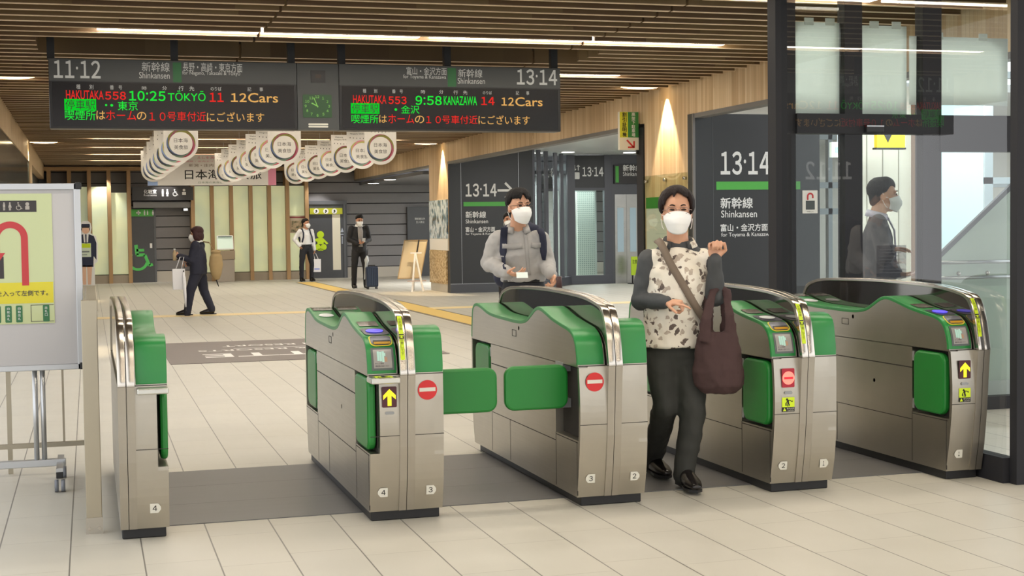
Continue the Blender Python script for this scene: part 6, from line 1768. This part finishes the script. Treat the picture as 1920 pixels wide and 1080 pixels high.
hu = thing('folded_umbrella', 'dark folded umbrella handle held in the left hand of the man in the grey shirt', 'umbrella', at3(1038, 540, 10.0))
a = J['wrL'] + Vector((0.03, -0.09, -0.07))
MB().tube([a + UP * 0.05, a - UP * 0.05], [(0.020, 0.016), (0.024, 0.018)], 12).build('handle', mat('handle_maroon', (66, 40, 40), 0.5), hu)
MB().tube([a - UP * 0.05, a - UP * 0.12, a - UP * 0.55, a - UP * 0.66], [0.024, 0.030, 0.018, 0.006], 12).build('canopy', BLACK, hu)

# ---------------- generic clothed figures farther away
def std(x, y, f, H, lean=0.0, stance=(0.06, 0.06), step=0.0):
    """standing joints for a person of height H facing f"""
    f = Vector(f).normalized(); l = UP.cross(f).normalized(); o = Vector((x, y, 0)); k = H / 1.72
    J = dict(head=o + UP * (H - 0.125 * k) + f * 0.02, neck=o + UP * 1.43 * k, pelvis=o + UP * 0.93 * k)
    for s, q in (('L', 1), ('R', -1)):
        J['sh' + s] = o + l * 0.175 * k * q + UP * 1.385 * k; J['el' + s] = o + l * 0.23 * k * q + UP * 1.11 * k - f * 0.03; J['wr' + s] = o + l * 0.235 * k * q + UP * 0.87 * k + f * 0.03
        J['hip' + s] = o + l * 0.09 * k * q + UP * 0.88 * k; J['kn' + s] = o + l * (0.06 + stance[0]) * q * k + UP * 0.48 * k + f * (0.03 + step * q * 0.5); J['an' + s] = o + l * (0.05 + stance[1]) * q * k + UP * 0.09 * k + f * step * q
        J['toe' + s] = J['an' + s] + f * 0.18 * k - UP * 0.09 * k
    return J, f, l, k
def dress(root, J, f, l, k, top, top_r=1.0, sleeve=(0.064, 0.054, 0.044), hem=0.03, name='shirt', size=0.016):
    mb = MB(); sleeves(mb, J, k, sleeve); p, N_ = J['pelvis'], J['neck']
    mb.tube([p + UP * hem, p + UP * (hem + 0.08), p.lerp(N_, 0.5), N_ - UP * 0.15 * k, N_ - UP * 0.06 * k, N_ - UP * 0.02, N_ + UP * 0.01], [(0.160 * k * top_r, 0.115 * k * top_r), (0.160 * k * top_r, 0.118 * k * top_r), (0.155 * k * top_r, 0.112 * k * top_r), (0.178 * k, 0.115 * k), (0.150 * k, 0.085 * k), (0.10 * k, 0.066 * k), (0.062, 0.062)], 22, flat=l)
    return vox(mb, name, top, root, size, 4, 0.016)

# walking woman seen from behind, in navy suit
bx = aty(374, 592, 23.7)
J, f, l, k = std(bx.x, 23.7, (-0.93, 0.36, 0), 1.44, step=0.17)
for s, (py) in (('L', 0), ('R', 0)): pass
J['elL'] = J['shL'] + f * 0.07 - UP * 0.24; J['wrL'] = J['elL'] + f * 0.20 + UP * 0.06
J['elR'] = J['shR'] + f * 0.02 - UP * 0.25; J['wrR'] = J['elR'] + f * 0.18 - UP * 0.06
J['anR'].z = 0.13; 
wb_ = thing('person', 'woman in a navy suit walking left, seen from behind with bags and bottle', 'person', (bx.x, 23.7, 0))
R = None
body, R = figure(wb_, J, f, Vector((-0.96, 0.22, -0.05)), 1.0, SKIN, 0.009, k=0.9, hands=[
    ((J['wrL'], f + UP * 0.3, l * -1, UP), dict(curl=0.8, k=0.95, thumb=0.8)), ((J['wrR'], f - UP * 0.3, l, UP), dict(curl=0.8, k=0.95, thumb=0.8))])
face_parts(wb_, body, J['head'], R, 1.0, HAIRW)
h = J['head']; Pq = lambda x, y, z: h + R @ Vector((x, y, z))
mb = MB()
for e in ((0, 0.02, 0.05, 0.090, 0.104, 0.086), (0, 0.055, -0.03, 0.088, 0.066, 0.10), (0.05, 0.03, -0.075, 0.044, 0.05, 0.06), (-0.05, 0.03, -0.075, 0.044, 0.05, 0.06), (0.074, -0.005, -0.02, 0.024, 0.046, 0.085), (-0.074, -0.005, -0.02, 0.024, 0.046, 0.085), (0, -0.06, 0.078, 0.06, 0.034, 0.026)):
    mb.ball(Pq(*e[:3]), e[3:], 18, 12, R)
vox(mb, 'hair', mat('hair_red_brown', (56, 30, 30), 0.55, spec=0.3, bump=0.4, vscale=50, stretch=(3, 3, 0.5)), wb_, 0.010, 2)
SUITN = mat('suit_navy', (36, 38, 54), 0.8, var=0.1)
dress(wb_, J, f, l, k * 1.2, SUITN, 1.16, (0.074, 0.064, 0.050), -0.10, 'jacket', 0.014)
collar(wb_, J, WHITE, R, f, 0.064, 0.045, 0.4)
trousers(wb_, J, SUITN, k * 1.16, (0.104, 0.078, 0.062), 0.014, 0.05, 0.012, l); foot_pair(wb_, J, SHB, 0.85)
t = thing('bottle', 'small drink bottle held up by the woman in the navy suit', 'bottle', J['wrL'] + f * 0.07 - UP * 0.02)
c = J['wrL'] + f * 0.075; MB().tube([c - UP * 0.07, c - UP * 0.065, c + UP * 0.05, c + UP * 0.09, c + UP * 0.10], [0.02, 0.030, 0.030, 0.014, 0.013], 14).build('flask', mat('bottle_tan', (190, 168, 130), 0.3), t)
MB().tube([c + UP * 0.10, c + UP * 0.125], 0.016, 12).build('cap', WHITE, t)
def carrier(label, c, w, d, h, m, hk, U=(1, 0, 0), logo=None, cat='bag', name='shopping_bag'):
    t = thing(name, label, cat, c); U = Vector(U).normalized(); V = UP.cross(U)
    vs = [c + U * a * w / 2 * s + V * b * d / 2 * s + UP * z for z, s in ((0, 0.96), (h, 1.0)) for a, b in ((-1, -1), (1, -1), (1, 1), (-1, 1))]
    MB().add(vs, [(3, 2, 1, 0), (0, 1, 5, 4), (1, 2, 6, 5), (2, 3, 7, 6), (3, 0, 4, 7), (4, 5, 6, 7)], False).build('sack', m, t, bevel=0.004)
    for q in (-1, 1):
        MB().tube([c + U * -w * 0.22 + V * q * d * 0.4 + UP * (h - 0.01), c.lerp(hk, 0.5) * 0 + Vector((hk.x, hk.y, hk.z)) - U * 0.03 + V * q * 0.01, hk + U * 0.03 + V * q * 0.01, c + U * w * 0.22 + V * q * d * 0.4 + UP * (h - 0.01)], 0.005, 8).build('handle', m, t)
    return t
BAGW = mat('bag_white', (232, 232, 236), 0.5)
c = aty(335.5, 543, 23.55); c.y = 23.55
carrier('white paper shopping bag carried low by the woman in the navy suit', c, 0.20, 0.09, 0.335, BAGW, Vector((c.x + 0.06, 23.55, J['wrL'].z - 0.01)))
t = thing('folded_umbrella', 'white folded umbrella hanging beside the white shopping bag, point down', 'umbrella', aty(348, 583, 23.45))
a, c = aty(344, 510, 23.45), aty(349, 583, 23.45)
MB().tube([a, a.lerp(c, 0.15), a.lerp(c, 0.6), a.lerp(c, 0.9)], [0.010, 0.030, 0.024, 0.010], 12).build('canopy', BAGW, t); MB().tube([a.lerp(c, 0.9), c], 0.006, 8).build('tip', BLACK, t); MB().tube([J['wrR'] + f * 0.07 + UP * 0.03, a], 0.009, 8).build('handle', BLACK, t)
t = thing('rucksack', 'tan rucksack slung behind the shoulder of the woman in the navy suit', 'rucksack', aty(406, 530, 23.55))
TAN = mat('rucksack_tan', (166, 142, 100), 0.75, var=0.1)
mb = MB(); a = aty(405, 496, 23.62)
mb.tube([a + Vector((-0.02, 0, 0.20)), a + Vector((0, 0, 0.14)), a, a - UP * 0.16, a + Vector((0.01, 0, -0.25))], [(0.05, 0.04), (0.10, 0.075), (0.115, 0.09), (0.085, 0.07), (0.04, 0.035)], 18, flat=(1, 0, 0)); mb.ball(a + Vector((0.0, -0.01, 0.21)), (0.085, 0.07, 0.035))
vox(mb, 'sack', TAN, t, 0.012, 3)
MB().tube([a + Vector((-0.03, 0, 0.23)), a + Vector((-0.10, 0, 0.36)), J['shR'] + UP * 0.06, J['shR'] + f * 0.07 - UP * 0.05], [(0.006, 0.018)] * 4, 8).build('strap', TAN, t)
MB().tube([a + Vector((0.0, 0, -0.25)), a + Vector((0.02, 0, -0.31)), a + Vector((0.035, 0, -0.36))], [0.012, 0.010, 0.006], 8).build('strap_end', BLACK, t)

# man in the white shirt by the green glass
bx = aty(575, 527, 37.6)
J, f, l, k = std(bx.x, 37.6, (0.25, -0.97, 0), 1.66, stance=(0.09, 0.10))
J['elR'] = J['shR'] - l * 0.13 - UP * 0.22 - f * 0.06; J['wrR'] = J['pelvis'] - l * 0.19 + UP * 0.06 + f * 0.02
m2_ = thing('person', 'man in a white shirt with hand on hip beside the baby room door', 'person', (bx.x, 37.6, 0))
body, R = figure(m2_, J, f, Vector((0.75, -0.66, 0)), 1.0, SKIN2, 0.010, hands=[((J['wrL'], -UP, l * -1, f), dict(curl=0.8, thumb=0.8)), ((J['wrR'], -UP + l * 0.3, l, f), dict(curl=0.5))])
face_parts(m2_, body, J['head'], R, 1.0, HAIRB); hair_short(m2_, J['head'], R, 1.0, HAIRB, 0.012)
dress(m2_, J, f, l, k, mat('shirt_white', (232, 232, 232), 0.8), 1.0, (0.064, 0.060, 0.048), 0.05)
collar(m2_, J, WHITE, R, f); trousers(m2_, J, NAVYB, k, size=0.018, left=l); foot_pair(m2_, J, SHB, 0.9)
MB().tube([J['pelvis'] + UP * 0.075 + l * 0.158 * k * math.cos(a) + f * 0.112 * k * math.sin(a) for a in [2 * PI * i / 24 for i in range(25)]], 0.014, 8).build('belt', BLACK, m2_)
t = thing('backpack', 'dark backpack worn by the man in the white shirt', 'backpack', J['pelvis'] - f * 0.2 + UP * 0.1)
mb = MB().ball(J['pelvis'] - f * 0.20 + UP * 0.30, (0.13, 0.08, 0.22)); vox(mb, 'pack', NAVY, t, 0.02, 2)
for q in (-1, 1):
    a = J['neck'] + l * 0.10 * q
    MB().tube([a - f * 0.10 - UP * 0.02, a + UP * 0.012, a + f * 0.085 - UP * 0.09, a + l * 0.02 * q + f * 0.128 - UP * 0.20, a + l * 0.05 * q + f * 0.10 - UP * 0.34], [(0.012, 0.022)] * 5, 8).build('shoulder_strap', NAVY, t)
hk = J['wrL'] + Vector((0.0, 0, -0.09)); c = hk + Vector((0.05, 0, -0.50))
t = carrier('white plastic carrier bag with blue print held by the man in the white shirt', c, 0.22, 0.10, 0.34, BAGW, hk)
MB().box(c.x - 0.07, c.x + 0.07, c.y - 0.054, c.y - 0.049, c.z + 0.06, c.z + 0.10).build('blue_print', mat('bag_blue_print', (150, 160, 220), 0.5), t)

# man in the black suit looking at his phone
bx = aty(675, 540, 32.6)
J, f, l, k = std(bx.x, 32.6, (0.05, -1, 0), 1.74, stance=(0.07, 0.09))
J['elL'] = J['shL'] + l * 0.06 - UP * 0.27; J['elR'] = J['shR'] - l * 0.06 - UP * 0.27
J['wrL'] = J['pelvis'] + l * 0.06 + f * 0.22 + UP * 0.12; J['wrR'] = J['pelvis'] - l * 0.07 + f * 0.20 + UP * 0.10
J['head'] += f * 0.05 - UP * 0.03
m3_ = thing('person', 'man in a black suit looking down at a phone, beside the blue suitcase', 'person', (bx.x, 32.6, 0))
body, R = figure(m3_, J, f, Vector((0.08, -0.9, -0.32)), 1.03, SKIN2, 0.010, hands=[((J['wrL'], f * 0.4 - l, UP, f), dict(curl=0.55)), ((J['wrR'], l + f * 0.4, UP, f), dict(curl=0.4))])
face_parts(m3_, body, J['head'], R, 1.03, HAIRB); hair_short(m3_, J['head'], R, 1.03, HAIRB, 0.012)
SUITB = mat('suit_black', (30, 30, 34), 0.75, var=0.1)
dress(m3_, J, f, l, k, SUITB, 1.08, (0.072, 0.064, 0.052), -0.10, 'jacket')
g_ = NG('shirt_gingham', 0.8); g_.color((0.36, 0.35, 0.34, 1))
N_, p = J['neck'], J['pelvis']
g = [[N_ - UP * 0.01 + f * 0.085 + l * w_ * q - UP * z_ + f * d_ for q in (-1, 0, 1)] for z_, w_, d_ in ((0.0, 0.05, 0.0), (0.12, 0.062, 0.055), (0.25, 0.055, 0.055), (0.38, 0.045, 0.055), (0.47, 0.05, 0.058))]
MB().sheet(g, 0.008).build('shirt', mat('shirt_grey_check', (150, 146, 144), 0.8, var=0.12, vscale=60), m3_)
collar(m3_, J, WHITE, R, f, 0.066, 0.045, 0.4); trousers(m3_, J, SUITB, k, size=0.018, left=l); foot_pair(m3_, J, SHB, 0.95)
t = thing('phone', 'phone held by the man in the black suit', 'phone', (J['wrL'] + J['wrR']) / 2 + f * 0.07 + UP * 0.04)
MB().plate(J['wrL'] + f * 0.06 - l * 0.02 + UP * 0.05, 0.075, 0.14, l, Vector((0, -0.6, 0.8)), 0.01, 0.008).build('case', mat('phone_pale', (214, 220, 226), 0.2), t)
t = thing('folded_umbrella', 'pale folded umbrella hanging from the arm of the man in the black suit', 'umbrella', aty(688, 526, 32.35))
a, c = aty(690, 466, 32.35), aty(683, 527, 32.35)
MB().tube([a, a.lerp(c, 0.2), a.lerp(c, 0.26)], 0.010, 8).build('handle', BLACK, t); MB().tube([a.lerp(c, 0.22), a.lerp(c, 0.36), a.lerp(c, 0.45), a.lerp(c, 0.95)], [0.018, 0.055, 0.034, 0.014], 12).build('canopy', mat('umbrella_pale', (206, 212, 214), 0.4), t)

# person half hidden behind the man in the grey shirt
bx = aty(947, 420, 20.6)
J, f, l, k = std(bx.x + 0.06, 20.6, (-0.1, -1, 0), 1.60)
t = thing('person', 'short-haired person in a white mask half hidden behind the man in the grey shirt', 'person', (bx.x + 0.06, 20.6, 0))
body, R = figure(t, J, f, (-0.25, -0.97, 0), 1.0, SKIN2, 0.010); face_parts(t, body, J['head'], R, 1.0, HAIRB); hair_short(t, J['head'], R, 1.0, HAIRB, 0.012, 0.07)
dress(t, J, f, l, k, SUITB, 1.0); trousers(t, J, SUITB, k, size=0.018, left=l); foot_pair(t, J, SHB, 0.95)

# man in the grey suit behind the sliding door
bx = aty(1645, 420, 9.5)
J, f, l, k = std(bx.x, 9.5, (0.88, -0.47, 0), 1.72)
J['elR'] = J['shR'] + f * 0.04 - UP * 0.26 - l * 0.02; J['wrR'] = aty(1668, 468, 9.22)
J['elL'] = J['shL'] + f * 0.08 - UP * 0.27; J['wrL'] = aty(1680, 512, 9.36)
J['head'] += f * 0.03
t = thing('person', 'man in a dark grey suit and white mask behind the glass door, turned right', 'person', (bx.x, 9.5, 0))
body, R = figure(t, J, f, Vector((0.90, -0.42, -0.05)), 1.04, SKIN, 0.007, hands=[((J['wrR'], Vector((1, -0.1, 0.12)), -UP, Vector((0.3, -1, 0.2))), dict(curl=0.25, thumb=0.4)), ((J['wrL'], Vector((1, -0.2, -0.25)), UP, Vector((0, -1, 0))), dict(curl=0.3, thumb=0.4))])
face_parts(t, body, J['head'], R, 1.04, HAIRB); hair_short(t, J['head'], R, 1.04, HAIRB, 0.009)
SUITG = mat('suit_charcoal_grey', (82, 80, 86), 0.8, var=0.08)
dress(t, J, f, l, k, SUITG, 1.06, (0.070, 0.060, 0.048), -0.08, 'jacket', 0.013)
N_ = J['neck']
g = [[N_ + f * (0.070 + d_) + l * w_ * q - UP * z_ for q in (-1, 0, 1)] for z_, w_, d_ in ((0.0, 0.055, 0.0), (0.10, 0.06, 0.050), (0.22, 0.045, 0.058), (0.34, 0.02, 0.06))]
MB().sheet(g, 0.008).build('shirt', mat('shirt_pale_lilac', (206, 204, 226), 0.8), t)
collar(t, J, mat('shirt_pale_lilac', (206, 204, 226)), R, f, 0.070, 0.05, 0.35); trousers(t, J, SUITG, k, size=0.018, left=l); foot_pair(t, J, SHB, 0.95)
q = thing('paper_slip', 'small pale paper slip held by the man in the dark grey suit', 'paper', aty(1694, 520, 9.3))
MB().plate(aty(1694, 519, 9.32), 0.10, 0.05, Vector((0.95, -0.1, 0.25)).normalized(), Vector((0.1, 0.9, 0.4)).normalized(), 0.002).build('sheet', PAPER, q)
